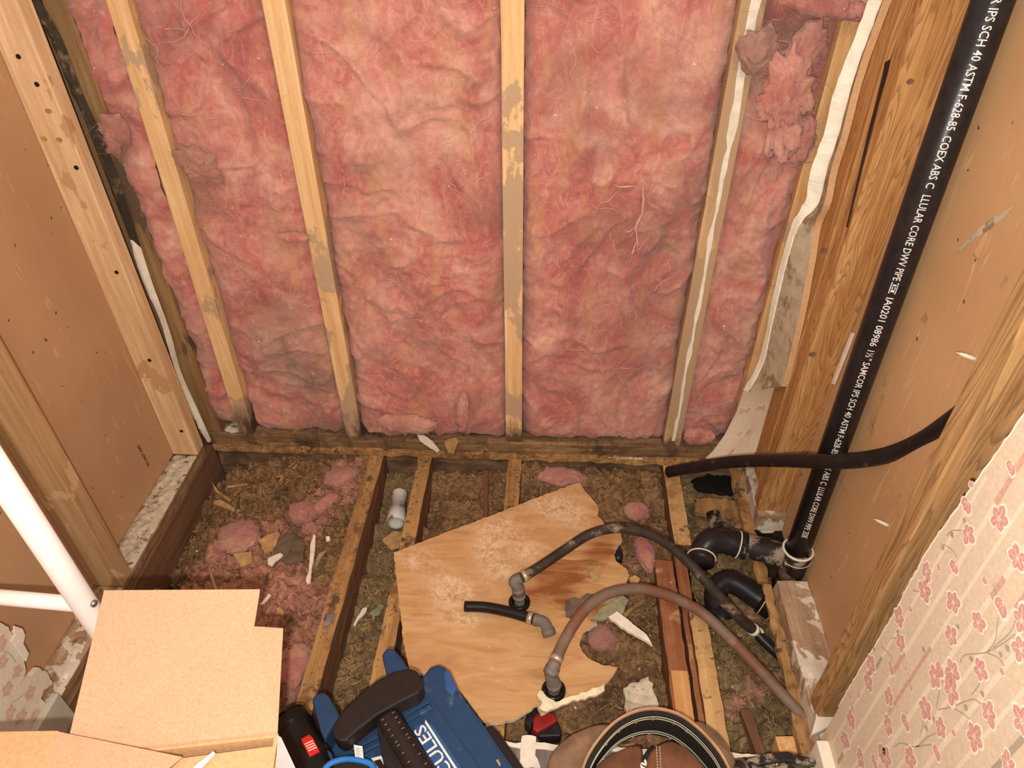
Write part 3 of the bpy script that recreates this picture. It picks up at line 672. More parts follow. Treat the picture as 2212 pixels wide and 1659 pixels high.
def ribbon(m, pts, wd, nrm, mi, off=.0003):
    P = spline(pts, 6); nv = Vector(nrm); L = []
    for i, p in enumerate(P):
        t = (P[min(i+1, len(P)-1)]-P[max(i-1, 0)]).normalized(); s = t.cross(nv).normalized()*wd; L += [p+s+nv*off, p-s+nv*off]
    m.add(L, [(2*i, 2*i+2, 2*i+3, 2*i+1) for i in range(len(P)-1)], mi)
WPM = [M['wallpaper'], M['wp_stripe'], M['wp_pink'], M['wp_white'], M['wp_grey'], M['gypsum'], M['wp_pink_dull']]
m = MB()
edge = [(0.5500,-0.7263,0.1759),(0.5500,-0.7267,0.2467),(0.5500,-0.7287,0.3100),(0.5500,-0.7316,0.3863),(0.5500,-0.7328,0.4534),(0.5500,-0.7304,0.4926),(0.5500,-0.7308,0.5353),(0.5500,-0.7310,0.5790),(0.5500,-0.7364,0.6302),(0.5500,-0.7417,0.6823),(0.5500,-0.7485,0.7468),(0.5500,-0.7548,0.8082),(0.5500,-0.7622,0.8755),(0.5500,-0.7716,0.9555),(0.5500,-0.7827,1.0125)]
E_ = []
for a in spline(edge, 8): E_.append(Vector(a)+Vector((0, .0016*N.noise(Vector(a)*120), 0)))
n0 = len(E_); V = []; F = []; fm = []
for a in E_: V += [a+Vector((0, .0025, 0)), Vector((.562, a.y+.0022, a.z)), a, Vector((.55, -2.2, a.z))]
for i in range(n0-1):
    k = i*4; F += [(k, k+4, k+5, k+1), (k, k+2, k+6, k+4), (k+2, k+3, k+7, k+6)]; fm += [5, 5, 0]
b = len(V); zb = V[2][2]; V += [Vector((.55, V[2].y+.003, .0)), Vector((.55, -2.2, .0))]; F += [(b, b+1, 3, 2)]; fm += [0]
m.V = [tuple(v) for v in V]; m.F = F; m.fm = fm
R = random.Random(8)
def ylim(z):
    for a, c in zip(E_, E_[1:]):
        if a.z <= z <= c.z: return a.y+(c.y-a.y)*(z-a.z)/max(1e-6, c.z-a.z)
    return -.73
for k in range(48):
    y = -.752-.0295*k; z = .11; wd = .0035 if k % 2 else .0026
    while z < 1.3:
        l = R.uniform(.06, .16); c = R.choice([1, 1, 1, 1, 6, 4]); z1 = min(z+l*(1 if c == 1 else .45), 1.3)
        if max(ylim(z), ylim(z1))-.003 > y and min(ylim(z), ylim(z1))-.004 > y:
            m.add([(.5498, y-wd, z), (.5498, y+wd, z), (.5498, y+wd, z1), (.5498, y-wd, z1)], [(0, 1, 2, 3)], c)
        z = z1
FB = [(0.5500,-0.7794,0.6069),(0.5500,-0.7454,0.5484),(0.5500,-0.7581,0.5260),(0.5500,-0.8040,0.5691),(0.5500,-0.8457,0.5931),(0.5500,-0.8569,0.6465),(0.5500,-0.8411,0.6962),(0.5500,-0.8265,0.5365),(0.5500,-0.8843,0.6560),(0.5500,-0.9017,0.6339),(0.5500,-0.8388,0.4936),(0.5500,-0.8541,0.5094),(0.5500,-0.8383,0.4701),(0.5500,-0.8806,0.5583),(0.5500,-0.8667,0.4909),(0.5500,-0.7745,0.3859),(0.5500,-0.7678,0.4271),(0.5500,-0.7409,0.3275),(0.5500,-0.7536,0.3025),(0.5500,-0.7986,0.3454),(0.5500,-0.8418,0.3710),(0.5500,-0.8525,0.4227),(0.5500,-0.8848,0.4385),(0.5500,-0.9212,0.4957),(0.5500,-0.9168,0.5387),(0.5500,-0.8990,0.4150),(0.5500,-0.8760,0.3412),(0.5500,-0.8216,0.3158),(0.5500,-0.8363,0.2716),(0.5500,-0.8478,0.2768),(0.5500,-0.8359,0.2454),(0.5500,-0.9645,0.5318),(0.5500,-0.7707,0.1635),(0.5500,-0.7610,0.2064),(0.5500,-0.7709,0.6490),(0.5500,-0.7485,0.6785),(0.5500,-0.7444,0.4478),(0.5500,-0.8133,0.1982),(0.5500,-0.9483,0.5833),(0.5500,-0.7961,0.7038),(0.5500,-0.7743,0.7624)]
for i, p in enumerate(FB): flower(m, p, (.0150, .0135, .0165)[i % 3], (0, 1, 0), (0, 0, 1), 100+i, 0 if i % 5 else 2)
R2 = random.Random(77)
for i in range(170):
    y, z = R2.uniform(-2.15, -.93), R2.uniform(.16, 1.25)
    if y > -1.0 and z < .85: continue
    flower(m, (.55, y, z), R2.uniform(.012, .017), (0, 1, 0), (0, 0, 1), 900+i, 0 if i % 4 else 2)
for i, p in enumerate([(0.5500,-0.7589,0.5781),(0.5500,-0.8235,0.6407),(0.5500,-0.8189,0.4141),(0.5500,-0.7542,0.4852),(0.5500,-0.9005,0.5953),(0.5500,-0.9009,0.4646),(0.5500,-0.7368,0.2330),(0.5500,-0.7489,0.2626),(0.5500,-0.7401,0.6997),(0.5500,-0.7964,0.4184)]): flower(m, p, .009, (0, 1, 0), (0, 0, 1), 300+i, 1)
for st in ([(0.5500,-0.8674,0.4477),(0.5500,-0.8790,0.4769),(0.5500,-0.8925,0.5195),(0.5500,-0.9021,0.5312),(0.5500,-0.9090,0.5368)], [(0.5500,-0.8552,0.5290),(0.5500,-0.8547,0.5443),(0.5500,-0.8723,0.5788),(0.5500,-0.8818,0.6102),(0.5500,-0.8866,0.6364)], [(0.5500,-0.8741,0.5816),(0.5500,-0.8878,0.5952),(0.5500,-0.8984,0.5978)],
           [(0.5500,-0.8810,0.4788),(0.5500,-0.8996,0.4971),(0.5500,-0.9129,0.5013)], [(0.5500,-0.8481,0.3112),(0.5500,-0.8528,0.3318),(0.5500,-0.8732,0.3665),(0.5500,-0.8766,0.3970),(0.5500,-0.8836,0.4235)], [(0.5500,-0.8732,0.3665),(0.5500,-0.8873,0.4023),(0.5500,-0.8967,0.4146)], [(0.5500,-0.7466,0.6011),(0.5500,-0.7642,0.6115),(0.5500,-0.7740,0.6116)],
           [(0.5500,-0.7445,0.6137),(0.5500,-0.7493,0.6285),(0.5500,-0.7646,0.6469)], [(0.5500,-0.8337,0.6445),(0.5500,-0.8457,0.6390)], [(0.5500,-0.8610,0.6260),(0.5500,-0.8738,0.6032),(0.5500,-0.8741,0.5852)], [(0.5500,-0.8775,0.6512),(0.5500,-0.8814,0.6305),(0.5500,-0.8765,0.5955)], [(0.5500,-0.7490,0.4086),(0.5500,-0.7630,0.4269)],
           [(0.5500,-0.7409,0.3739),(0.5500,-0.7612,0.3872),(0.5500,-0.7717,0.3890)], [(0.5500,-0.7410,0.5017),(0.5500,-0.7518,0.5150)], [(0.5500,-0.8641,0.4455),(0.5500,-0.8548,0.4666),(0.5500,-0.8486,0.4855)], [(0.5500,-0.8701,0.3817),(0.5500,-0.8629,0.4012),(0.5500,-0.8555,0.4161)], [(0.5500,-0.8893,0.5244),(0.5500,-0.8891,0.5436),(0.5500,-0.8856,0.5513)]):
    ribbon(m, st, .0007, (-1, 0, 0), 4, .0003)
for i, p in enumerate([(0.5500,-0.7513,0.6276),(0.5500,-0.7489,0.6014),(0.5500,-0.7564,0.6576),(0.5500,-0.8265,0.5588),(0.5500,-0.8040,0.4741),(0.5500,-0.8641,0.5557),(0.5500,-0.8890,0.6196),(0.5500,-0.8984,0.5465),(0.5500,-0.8932,0.5070),(0.5500,-0.8694,0.4100),(0.5500,-0.8701,0.4341),(0.5500,-0.7320,0.3545),(0.5500,-0.7541,0.4332),(0.5500,-0.8877,0.6045)]): flower(m, p, .006, (0, 1, 0), (0, 0, 1), 500+i, 1); m.fm[-6:] = [4]*6
wpo = m.make('wallpapered_drywall', WPM); tag(wpo, 'right wall drywall sheet papered with pink flowers', 'drywall', 'papered drywall')
# floral flap left in the right back corner
m = MB()
G = [[(0.5316,-0.0100,0.2297),(0.5482,-0.0350,0.2574),(0.5614,-0.0700,0.2941),(0.5751,-0.1000,0.3262)], [(0.5278,-0.0120,0.1678),(0.5481,-0.0400,0.1999),(0.5640,-0.0700,0.2331),(0.5747,-0.1000,0.2698)], [(0.5100,-0.0200,0.1005),(0.5428,-0.0450,0.1279),(0.5608,-0.0750,0.1678),(0.5728,-0.1000,0.1841)],
     [(0.4878,-0.0280,0.0533),(0.5164,-0.0500,0.0712),(0.5434,-0.0800,0.1060),(0.5609,-0.1000,0.1305)], [(0.4719,-0.0340,0.0348),(0.5042,-0.0600,0.0557),(0.5358,-0.0850,0.0727),(0.5555,-0.1000,0.0885)]]
G = [spline(r, 5) for r in G]; nn = len(G[0])
for r in G: m.V += [tuple(Vector(p)+Vector((-.001, 0, .001*N.noise(Vector(p)*60)))) for p in r]
for j in range(len(G)-1):
    for i in range(nn-1): a = j*nn+i; m.F.append((a, a+1, a+nn+1, a+nn)); m.fm.append(0)
bmf = bmesh.new(); fv = [bmf.verts.new(v) for v in m.V]
for f in m.F: bmf.faces.new([fv[i] for i in f])
bmf.normal_update(); b = len(m.V); nf = len(m.F)
for v in fv:
    q = v.normal if v.normal.dot(Vector((-.5, -1, .6))) > 0 else -v.normal
    m.V.append(tuple(v.co-q*.004))
bmf.free()
m.F += [tuple(q+b for q in f[::-1]) for f in m.F[:nf]]; m.fm += [5]*nf
for j in range(len(G)-1):
    for i in (0, nn-1): a = j*nn+i; m.F.append((a, a+nn, a+nn+b, a+b)); m.fm.append(5)
for i in range(nn-1): a = (len(G)-1)*nn+i; m.F.append((a, a+1, a+1+b, a+b)); m.fm.append(5)
gn = len(G)
for i, (u, v) in enumerate(((.75, .12), (.72, .28), (.30, .36), (.55, .45), (.32, .60), (.48, .68), (.45, .92), (.15, .30))):
    j = min(gn-2, int(v*(gn-1))); k = min(nn-2, int(u*(nn-1))); a = Vector(m.V[j*nn+k]); ex = (Vector(m.V[j*nn+k+1])-a).normalized(); ey = (Vector(m.V[(j+1)*nn+k])-a).normalized(); nr = ex.cross(ey).normalized()
    if nr.dot(Vector((-.5, -1, .5))) < 0: nr = -nr
    flower(m, a+(Vector(m.V[j*nn+k+1])-a)*.5, .011, ex, ey, 700+i, 0, .0014, nr)
tag(m.make('wallpapered_drywall', WPM), 'small floral drywall flap hanging in the right back corner', 'drywall', 'papered drywall')
# left scrap of papered board
m = MB()
pl = [(-0.7720,-0.7323,0.3500),(-0.7720,-0.7114,0.2871),(-0.7720,-0.7054,0.2661),(-0.7720,-0.7084,0.2471),(-0.7720,-0.6905,0.2388),(-0.7720,-0.6939,0.2239),(-0.7720,-0.7055,0.2153),(-0.7720,-0.7078,0.1911),(-0.7720,-0.7209,0.1878),(-0.7720,-0.7279,0.1713),(-0.7720,-0.7515,0.1642),(-0.7720,-0.7185,0.1517),(-0.7720,-0.7078,0.1476),(-0.7720,-0.7024,0.1170),(-0.7720,-0.7066,0.0920),(-0.7720,-0.7244,0.1048),(-0.7720,-0.7372,0.1008),(-0.7720,-0.7361,0.0796),(-0.7720,-0.7914,0.0756),(-0.7720,-0.8941,0.1349)]
poly = rag(pl, .006, .0015, 4)
m.prism(poly, (-.010, 0, 0), 0, 0)
for i, p in enumerate([(-0.7720,-0.7390,0.1911),(-0.7720,-0.7689,0.1879),(-0.7720,-0.7460,0.1329),(-0.7720,-0.7471,0.2331),(-0.7720,-0.7801,0.1225),(-0.7720,-0.7885,0.1517),(-0.7720,-0.7303,0.2587),(-0.7720,-0.7622,0.0913)]): flower(m, p, .014, (0, 1, 0), (0, 0, 1), 800+i, 0, .0006, (1, 0, 0))
ribbon(m, [(-0.7720,-0.7381,0.2516),(-0.7720,-0.7304,0.2293),(-0.7720,-0.7310,0.2052)], .0007, (1, 0, 0), 4, .0005); ribbon(m, [(-0.7720,-0.7794,0.1639),(-0.7720,-0.7596,0.1482),(-0.7720,-0.7341,0.1381)], .0007, (1, 0, 0), 4, .0005)
tag(m.make('wallpapered_drywall', [M['wp_left'], M['wp_stripe'], M['wp_pink_dull'], M['wp_left'], M['wp_grey'], M['gypsum']]), 'torn floral drywall piece at the lower left above the baseboard', 'drywall', 'papered drywall')
m = MB(); m.prism([(-0.7710,-0.6995,0.2596),(-0.7710,-0.6917,0.2394),(-0.7710,-0.6946,0.2251),(-0.7710,-0.7053,0.2178),(-0.7710,-0.7085,0.1924),(-0.7710,-0.7195,0.1883),(-0.7710,-0.7191,0.2130),(-0.7710,-0.7178,0.2450),(-0.7710,-0.7074,0.2456)], (.002, 0, 0), 0); tag(m.make('torn_paper', M['scrap_w']), 'curl of white torn paper on the lower left drywall piece', 'paper')
# baseboards
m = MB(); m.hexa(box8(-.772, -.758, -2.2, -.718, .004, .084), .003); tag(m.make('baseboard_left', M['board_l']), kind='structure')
m = MB(); m.hexa(box8(.530, .550, -2.2, -.742, .004, .100), .003); m.hexa(box8(.515, .530, -2.2, -.742, .004, .020), .004); tag(m.make('baseboard_right', M['board_w']), kind='structure')
m = MB()
bm = prism_bm([(0.5749,-0.6372,0.0300),(0.6147,-0.6505,0.0300),(0.5916,-0.6861,0.0300),(0.5636,-0.7018,0.0300),(0.5418,-0.7108,0.0300),(0.5591,-0.6780,0.0300)], (0, 0, .02), .004); m.bm(bm)
tag(m.make('caulk_lump', M['board_w']), 'white filler smeared at the foot of the right baseboard', 'filler')

# ------------------------------------------------------------------ floor framing
JG = 'floor joists'
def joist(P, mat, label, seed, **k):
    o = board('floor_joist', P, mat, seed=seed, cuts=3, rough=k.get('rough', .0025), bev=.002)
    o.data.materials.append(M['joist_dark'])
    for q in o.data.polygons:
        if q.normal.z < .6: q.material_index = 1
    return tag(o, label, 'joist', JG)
tag(board('wood_board', [(.332, -.727, -.10), (.364, -.727, -.10), (.364, -.565, -.10), (.332, -.565, -.10), (.332, -.727, -.016), (.364, -.727, -.016), (.364, -.565, -.016), (.332, -.565, -.016)], M['pine_y'], seed=77), 'clean orange board end in front of the belt between two joists', 'wood board')
def jb(x0, x1, y0, y1, z0=-.19, z1=-.016, dx=0): return [(x0+dx, y0, z0), (x1+dx, y0, z0), (x1, y1, z0), (x0, y1, z0), (x0+dx, y0, z1), (x1+dx, y0, z1), (x1, y1, z1), (x0, y1, z1)]
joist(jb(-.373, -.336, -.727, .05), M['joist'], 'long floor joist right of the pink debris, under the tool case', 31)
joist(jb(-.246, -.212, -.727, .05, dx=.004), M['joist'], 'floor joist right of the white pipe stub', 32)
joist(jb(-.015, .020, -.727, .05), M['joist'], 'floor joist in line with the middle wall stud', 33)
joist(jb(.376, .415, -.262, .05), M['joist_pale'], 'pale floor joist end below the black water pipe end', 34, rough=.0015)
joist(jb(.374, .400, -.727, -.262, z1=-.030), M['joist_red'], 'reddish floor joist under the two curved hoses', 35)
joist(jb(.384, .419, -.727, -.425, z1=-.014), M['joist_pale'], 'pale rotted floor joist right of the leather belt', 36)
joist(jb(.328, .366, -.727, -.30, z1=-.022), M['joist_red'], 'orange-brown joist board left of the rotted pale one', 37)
tag(board('wood_strip', [(-.075, -.03, -.05), (-.064, -.03, -.05), (-.045, -.30, -.05), (-.056, -.30, -.05), (-.075, -.03, -.032), (-.064, -.03, -.032), (-.045, -.30, -.032), (-.056, -.30, -.032)], M['joist_dark'], seed=38), 'thin dark wood strip between the second and middle joists', 'wood strip')
tag(board('wood_block', [(.500, -.722, -.10), (.530, -.722, -.10), (.530, -.698, -.10), (.500, -.698, -.10), (.500, -.722, .0), (.530, -.722, .0), (.530, -.690, .0), (.498, -.690, .0)], M['pine_clean'], seed=39), 'pale cut wood block at the right end of the floor edge', 'wood block')
tag(board('wood_strip', [(.470, -.727, -.06), (.490, -.727, -.06), (.478, -.62, -.06), (.458, -.62, -.06), (.470, -.727, -.03), (.490, -.727, -.03), (.478, -.62, -.045), (.458, -.62, -.045)], M['joist_dark'], seed=40), 'short dark strip of wood leading to the floor edge on the right', 'wood strip')
# pale torn edge of the flooring
R = random.Random(4); V = []; F = []
for i in range(90):
    x = -.10+.66*i/89; a = -.727+.004*N.noise(Vector((x*40, 0, 0)))+R.uniform(-.001, .001); b_ = -.737+.005*N.noise(Vector((x*22, 5, 0)))
    V += [(x, a, -.014), (x, a, .0065), (x, b_, .0065), (x, b_, .003)]
for i in range(89):
    k = i*4; F += [(k, k+1, k+5, k+4), (k+1, k+2, k+6, k+5), (k+2, k+3, k+7, k+6)]
tag(obj('flooring_edge', V, F, M['scrap_w']), 'white torn backing along the cut edge of the grey floor', 'flooring')
scrap('flooring_scrap', [(0.0526,-0.7161,0.0060),(0.0771,-0.7165,0.0060),(0.0807,-0.7323,0.0060),(0.0764,-0.7482,0.0060),(0.0864,-0.7684,0.0060),(0.0487,-0.7703,0.0060),(0.0504,-0.7401,0.0060)], .002, M['scrap_w'], 'white backing patch on the grey floor left of the leather belt', 'flooring', seed=2, bend=0)

# ------------------------------------------------------------------ debris between the joists
def pit(x0, x1, y0, y1, base, amp, mat, label, seed, pinks=(), slope=0, lowback=0):
    st = .0045; nx = int((x1-x0)/st); ny = int((y1-y0)/st); V = []; F = []; P = []
    sv = Vector((seed*3.3, seed, 0)); H = {}
    for j in range(ny+1):
        for i in range(nx+1):
            x = x0+(x1-x0)*i/nx; y = y0+(y1-y0)*j/ny; p = Vector((x, y, 0))
            t = N.turbulence(p*16+sv, 4, False); f = N.turbulence(p*60+sv, 3, False); g = N.noise(p*130+sv)
            z = base+amp*(N.noise(p*7+sv)+1.1*N.fractal(p*26+sv, .8, 2.1, 4)+.45*(f-.4)+.22*g)
            z += .018*math.exp(-((y-y1)/.05)**2)
            if lowback: z -= lowback*math.exp(-((x-x0)/.05)**2)+lowback*1.2*math.exp(-((y-y1)/.03)**2-((x-x0)/.10)**2)
            pk = 0
            for cx, cy, r, k in pinks:
                d = ((x-cx)**2+(y-cy)**2)/(r*r)
                if d < 5: pk += k*math.exp(-d); z += .5*amp*k*math.exp(-d)*(t+.2)
            V.append((x, y, z)); P.append(pk)
    for j in range(ny):
        for i in range(nx): a = j*(nx+1)+i; F.append((a, a+1, a+nx+2, a+nx+1))
    o = obj('joist_bay_debris', V, F, mat, None, True, None, {'pink': P}); tag(o, label, 'debris', None, 'stuff')
    def h(x, y):
        i = min(nx, max(0, round((x-x0)/(x1-x0)*nx))); j = min(ny, max(0, round((y-y0)/(y1-y0)*ny))); return V[j*(nx+1)+i][2]
    return h, (x0, x1, y0, y1)
p0 = [(-0.4981,-0.2568,-0.0450),(-0.5899,-0.2472,-0.0450),(-0.6362,-0.3036,-0.0450),(-0.5966,-0.3533,-0.0450),(-0.4590,-0.1546,-0.0450),(-0.4774,-0.3968,-0.0450),(-0.4150,-0.5383,-0.0450),(-0.3869,-0.4278,-0.0450),(-0.4399,-0.0435,-0.0450),(-0.6601,-0.3812,-0.0450),(-0.4250,-0.5987,-0.0450),(-0.5268,-0.4345,-0.0450),(-0.4012,-0.1060,-0.0450)]
h0 = pit(-.785, -.373, -.735, -.004, -.050, .026, M['debris'], 'pink and brown insulation debris heap in the left joist bay', 1, [(a[0], a[1], .06, .8) for a in p0]+[(-.5, -.55, .16, .7), (-.66, -.42, .12, .7), (-.56, -.25, .12, .35)], 0, .05)
h1 = pit(-.336, -.246, -.735, -.004, -.105, .014, M['debris_g'], 'brown debris between the two joists around the white pipe stub', 2)
h2 = pit(-.212, -.015, -.735, -.004, -.085, .020, M['debris'], 'brown fibrous debris between the second and middle joists', 3)
p3 = [(0.0956,-0.0218,-0.0600),(0.1434,0.0136,-0.0600),(0.1664,-0.0430,-0.0600),(0.3108,-0.1363,-0.0600),(0.3134,-0.2345,-0.0600),(0.2879,-0.2881,-0.0600),(0.2162,-0.4778,-0.0600),(0.2090,-0.4236,-0.0600),(0.2804,-0.6123,-0.0600),(0.2844,-0.6651,-0.0600)]
h3 = pit(.020, .376, -.735, -.004, -.060, .022, M['debris'], 'brown debris under and beyond the broken floor panel', 4, [(a[0], a[1], .030, .9) for a in p3])
p4 = [(0.5522,-0.1602,-0.0700),(0.5256,-0.4019,-0.0700),(0.5121,-0.5582,-0.0700),(0.5688,-0.5458,-0.0700),(0.4509,-0.5987,-0.0700),(0.5288,-0.0414,-0.0700)]
h4 = pit(.415, .590, -.735, -.004, -.075, .020, M['debris_g'], 'damp brown debris around the black drain fittings', 5, [(a[0], a[1], .035, .8) for a in p4])
def scatter(name, hs, n, mat, label, cat, seed, smin, smax, curl=True, lift=.001, wf=1.0):
    R = random.Random(seed); V = []; F = []
    for _ in range(n):
        h, (x0, x1, y0, y1) = hs[R.randrange(len(hs))] if not isinstance(hs, tuple) else hs
        x = R.uniform(x0+.006, x1-.006); y = R.uniform(y0+.01, y1-.008); s = R.uniform(smin, smax); z = h(x, y)+lift
        a = R.uniform(0, 2*PI); d = Vector((math.cos(a), math.sin(a), R.uniform(-.35, .35))); q = Vector((-d.y, d.x, R.uniform(-.5, .5))).normalized()
        wd = s*R.uniform(.1, .28)*wf; c = Vector((x, y, z)); b = len(V); k = R.uniform(0, .5)*s if curl else 0; th = Vector((0, 0, .0006))
        for t in (-.5, -.17, .17, .5):
            p = c+d*(s*t)+Vector((0, 0, k*(.25-t*t))); V += [p+q*wd+th, p-q*wd+th, p-q*wd*.8-th, p+q*wd*.8-th]
        for i in range(3):
            o_ = b+i*4
            for u in range(4): F.append((o_+u, o_+(u+1) % 4, o_+4+(u+1) % 4, o_+4+u))
        F += [(b, b+3, b+2, b+1), (b+12, b+13, b+14, b+15)]
    return tag(obj(name, V, F, mat), label, cat, None, 'stuff')
EDG = [(lambda x, y: -.001, (-.78, .555, -.022, .004))]*3+[(lambda x, y: .038, (-.78, .55, -.012, .01))]*2+[(lambda x, y: -.0155, (-.370, -.338, -.70, -.01)), (lambda x, y: -.0155, (-.244, -.214, -.70, -.01)), (lambda x, y: -.0155, (-.014, .018, -.3, -.01)), (lambda x, y: .037, (-.842, -.786, -.72, -.08))]
ALL = [h0, h0, h0, h1, h2, h3, h3, h4]
scatter('wood_shavings', ALL, 9000, M['chip'], 'tan wood fibres strewn over the joist bays', 'shavings', 1, .004, .018, wf=.24)
scatter('dark_shavings', ALL, 5500, M['chip_d'], 'dark rotten fibres strewn over the joist bays', 'shavings', 2, .004, .018, wf=.24)
scatter('joist_dirt', EDG, 650, M['dirt_f'], 'dark dirt and fibres clinging along the plates and joist tops', 'dirt', 7, .002, .010, wf=.4)
scatter('plaster_crumbs', ALL+[h4], 190, M['chip_w'], 'white plaster crumbs strewn over the joist bays', 'crumbs', 3, .002, .006, False)
tuft([(-0.4973,-0.1918,-0.0300)][0], (.036, .032, .022), 41, 'round pink tuft in the middle of the left debris heap', .6)
tuft([(-0.4491,-0.1601,-0.0300)][0], (.038, .016, .014), 42, 'stringy pink tuft beside the long joist', .4, rot=('Z', 1.0), amp=.6)
tuft([(-0.4359,-0.0742,-0.0300)][0], (.045, .028, .02), 43, 'pink tuft under the back plate beside the long joist', .5, rot=('Z', .4))
tuft([(-0.6317,-0.2670,-0.0400)][0], (.05, .045, .016), 44, 'flattened greyish pink tuft at the left of the debris heap', .4)
tuft([(0.3096,-0.2781,-0.0300)][0], (.020, .045, .022), 45, 'pink tuft between the broken panel and the right joists', .15, rot=('Z', .2))
tuft([(0.3016,-0.1513,-0.0350)][0], (.030, .024, .016), 46, 'pink tuft beyond the arched black hose', .3)
tuft([(0.1246,-0.0398,-0.0400)][0], (.060, .030, .016), 47, 'reddish pink tuft behind the top edge of the broken panel', .35)
tuft([(0.2059,-0.4791,-0.0500)][0], (.028, .030, .02), 48, 'dirty pink tuft in the broken corner of the panel', .55)
tuft([(-0.4107,-0.5784,-0.0450)][0], (.03, .05, .02), 49, 'pink tuft beside the cardboard flap', .2)

# scraps lying in the bays
SC = 'loose scraps in the joist bays'
def P(L): return L
scrap('drywall_shard', [(-0.4481,-0.2706,-0.0220),(-0.4420,-0.2730,-0.0220),(-0.4310,-0.3251,-0.0220),(-0.4262,-0.3650,-0.0220),(-0.4183,-0.4009,-0.0220),(-0.4257,-0.4036,-0.0220),(-0.4297,-0.3967,-0.0220),(-0.4313,-0.3689,-0.0220),(-0.4396,-0.3318,-0.0220),(-0.4482,-0.2973,-0.0220)], .006, M['scrap_w'], 'tall narrow white drywall shard in the left debris', 'drywall', SC, .0008, seed=3)
scrap('drywall_shard', [(-0.4211,-0.3210,-0.0200),(-0.4064,-0.3126,-0.0200),(-0.4136,-0.3334,-0.0200),(-0.4145,-0.3610,-0.0200),(-0.4240,-0.3415,-0.0200)], .004, M['scrap_g'], 'small greenish shard leaning on the narrow white one', 'drywall', SC, .0008, seed=4)
scrap('paper_scrap', [(-0.5321,-0.3399,-0.0220),(-0.5098,-0.3236,-0.0220),(-0.5019,-0.3283,-0.0220),(-0.5131,-0.3467,-0.0220),(-0.5166,-0.3618,-0.0220),(-0.5264,-0.3573,-0.0220)], .004, M['scrap_w'], 'bent whitish paper scrap left of the narrow white shard', 'paper', SC, .0008, seed=5)
scrap('paper_scrap', [(-0.4188,-0.2747,-0.0220),(-0.4110,-0.2716,-0.0220),(-0.4061,-0.2821,-0.0220),(-0.4133,-0.2877,-0.0220)], .004, M['scrap_w'], 'tiny white scrap right of the narrow white shard', 'paper', SC, .0005, seed=6)
scrap('wood_splinter', [(-0.7529,-0.1118,-0.0220),(-0.7259,-0.1388,-0.0220),(-0.6782,-0.1731,-0.0220),(-0.6806,-0.1792,-0.0220),(-0.7270,-0.1480,-0.0220)], .004, M['chip'], 'pointed tan splinter at the left plate edge', 'splinter', SC, .0005, seed=7)
scrap('wood_splinter', [(-0.7064,-0.1286,-0.0220),(-0.6594,-0.1155,-0.0220),(-0.6566,-0.1201,-0.0220),(-0.7018,-0.1346,-0.0220)], .003, M['scrap_t'], 'thin straight splinter near the back of the left bay', 'splinter', SC, .0, seed=8)
scrap('wood_splinter', [(-0.7166,-0.1867,-0.0220),(-0.6587,-0.2075,-0.0220),(-0.6596,-0.1988,-0.0220),(-0.7031,-0.1742,-0.0220),(-0.7178,-0.1778,-0.0220)], .004, M['scrap_t'], 'broad flat chip left of the flattened pink tuft', 'splinter', SC, .001, seed=9)
scrap('wood_splinter', [(-0.6545,-0.3686,-0.0150),(-0.6417,-0.3852,-0.0150),(-0.6086,-0.4336,-0.0150),(-0.6137,-0.4362,-0.0150),(-0.6391,-0.3996,-0.0150)], .003, M['chip'], 'long splinter pointing at the cardboard flap', 'splinter', SC, .0, seed=10)
scrap('insulation_board_scrap', [(-0.5701,-0.2896,-0.0220),(-0.5351,-0.2637,-0.0220),(-0.5252,-0.2742,-0.0220),(-0.5290,-0.3167,-0.0220),(-0.5445,-0.3278,-0.0220)], .006, M['scrap_t'], 'orange-tan fibre scrap in the left debris', 'scrap', SC, .002, seed=11)
scrap('insulation_board_scrap', [(-0.5337,-0.2723,-0.0280),(-0.4954,-0.2542,-0.0280),(-0.4616,-0.2958,-0.0280),(-0.4541,-0.3406,-0.0280),(-0.4878,-0.3510,-0.0280),(-0.5214,-0.3246,-0.0280)], .005, M['scrap_b'], 'flat grey-brown scrap left of the narrow white shard', 'scrap', SC, .002, seed=12)
scrap('insulation_board_scrap', [(-0.6148,-0.3336,-0.0220),(-0.5737,-0.3265,-0.0220),(-0.5619,-0.3514,-0.0220),(-0.5865,-0.3651,-0.0220)], .006, M['scrap_t'], 'tan fibre scrap below the flattened pink tuft', 'scrap', SC, .002, seed=13)
scrap('bark_scrap', [(-0.5082,-0.2463,-0.0150),(-0.4928,-0.2539,-0.0150),(-0.4705,-0.2747,-0.0150),(-0.4728,-0.2855,-0.0150),(-0.4974,-0.2678,-0.0150)], .005, M['scrap_b'], 'dark curved sliver under the round pink tuft', 'scrap', SC, .001, seed=14)
scrap('tape_scrap', [(-0.4702,-0.4702,-0.0150),(-0.4635,-0.4665,-0.0150),(-0.4495,-0.4802,-0.0150),(-0.4532,-0.4870,-0.0150),(-0.4648,-0.4810,-0.0150)], .004, M['scrap_t'], 'folded yellowish scrap beside the cardboard notch', 'scrap', SC, .0, seed=15)
scrap('paper_scrap', [(-0.5088,-0.4609,-0.0150),(-0.4973,-0.4353,-0.0150),(-0.4919,-0.4397,-0.0150),(-0.5010,-0.4605,-0.0150)], .003, M['scrap_w'], 'white paper corner above the cardboard notch', 'paper', SC, .0005, seed=16)
scrap('drywall_shard', [(-0.3226,-0.4574,-0.0850),(-0.3106,-0.4157,-0.0850),(-0.3009,-0.4129,-0.0850),(-0.3010,-0.4222,-0.0850),(-0.3131,-0.4412,-0.0850),(-0.3171,-0.4594,-0.0850)], .006, M['scrap_w'], 'white stick-like shard between the two joists', 'drywall', SC, .001, seed=17)
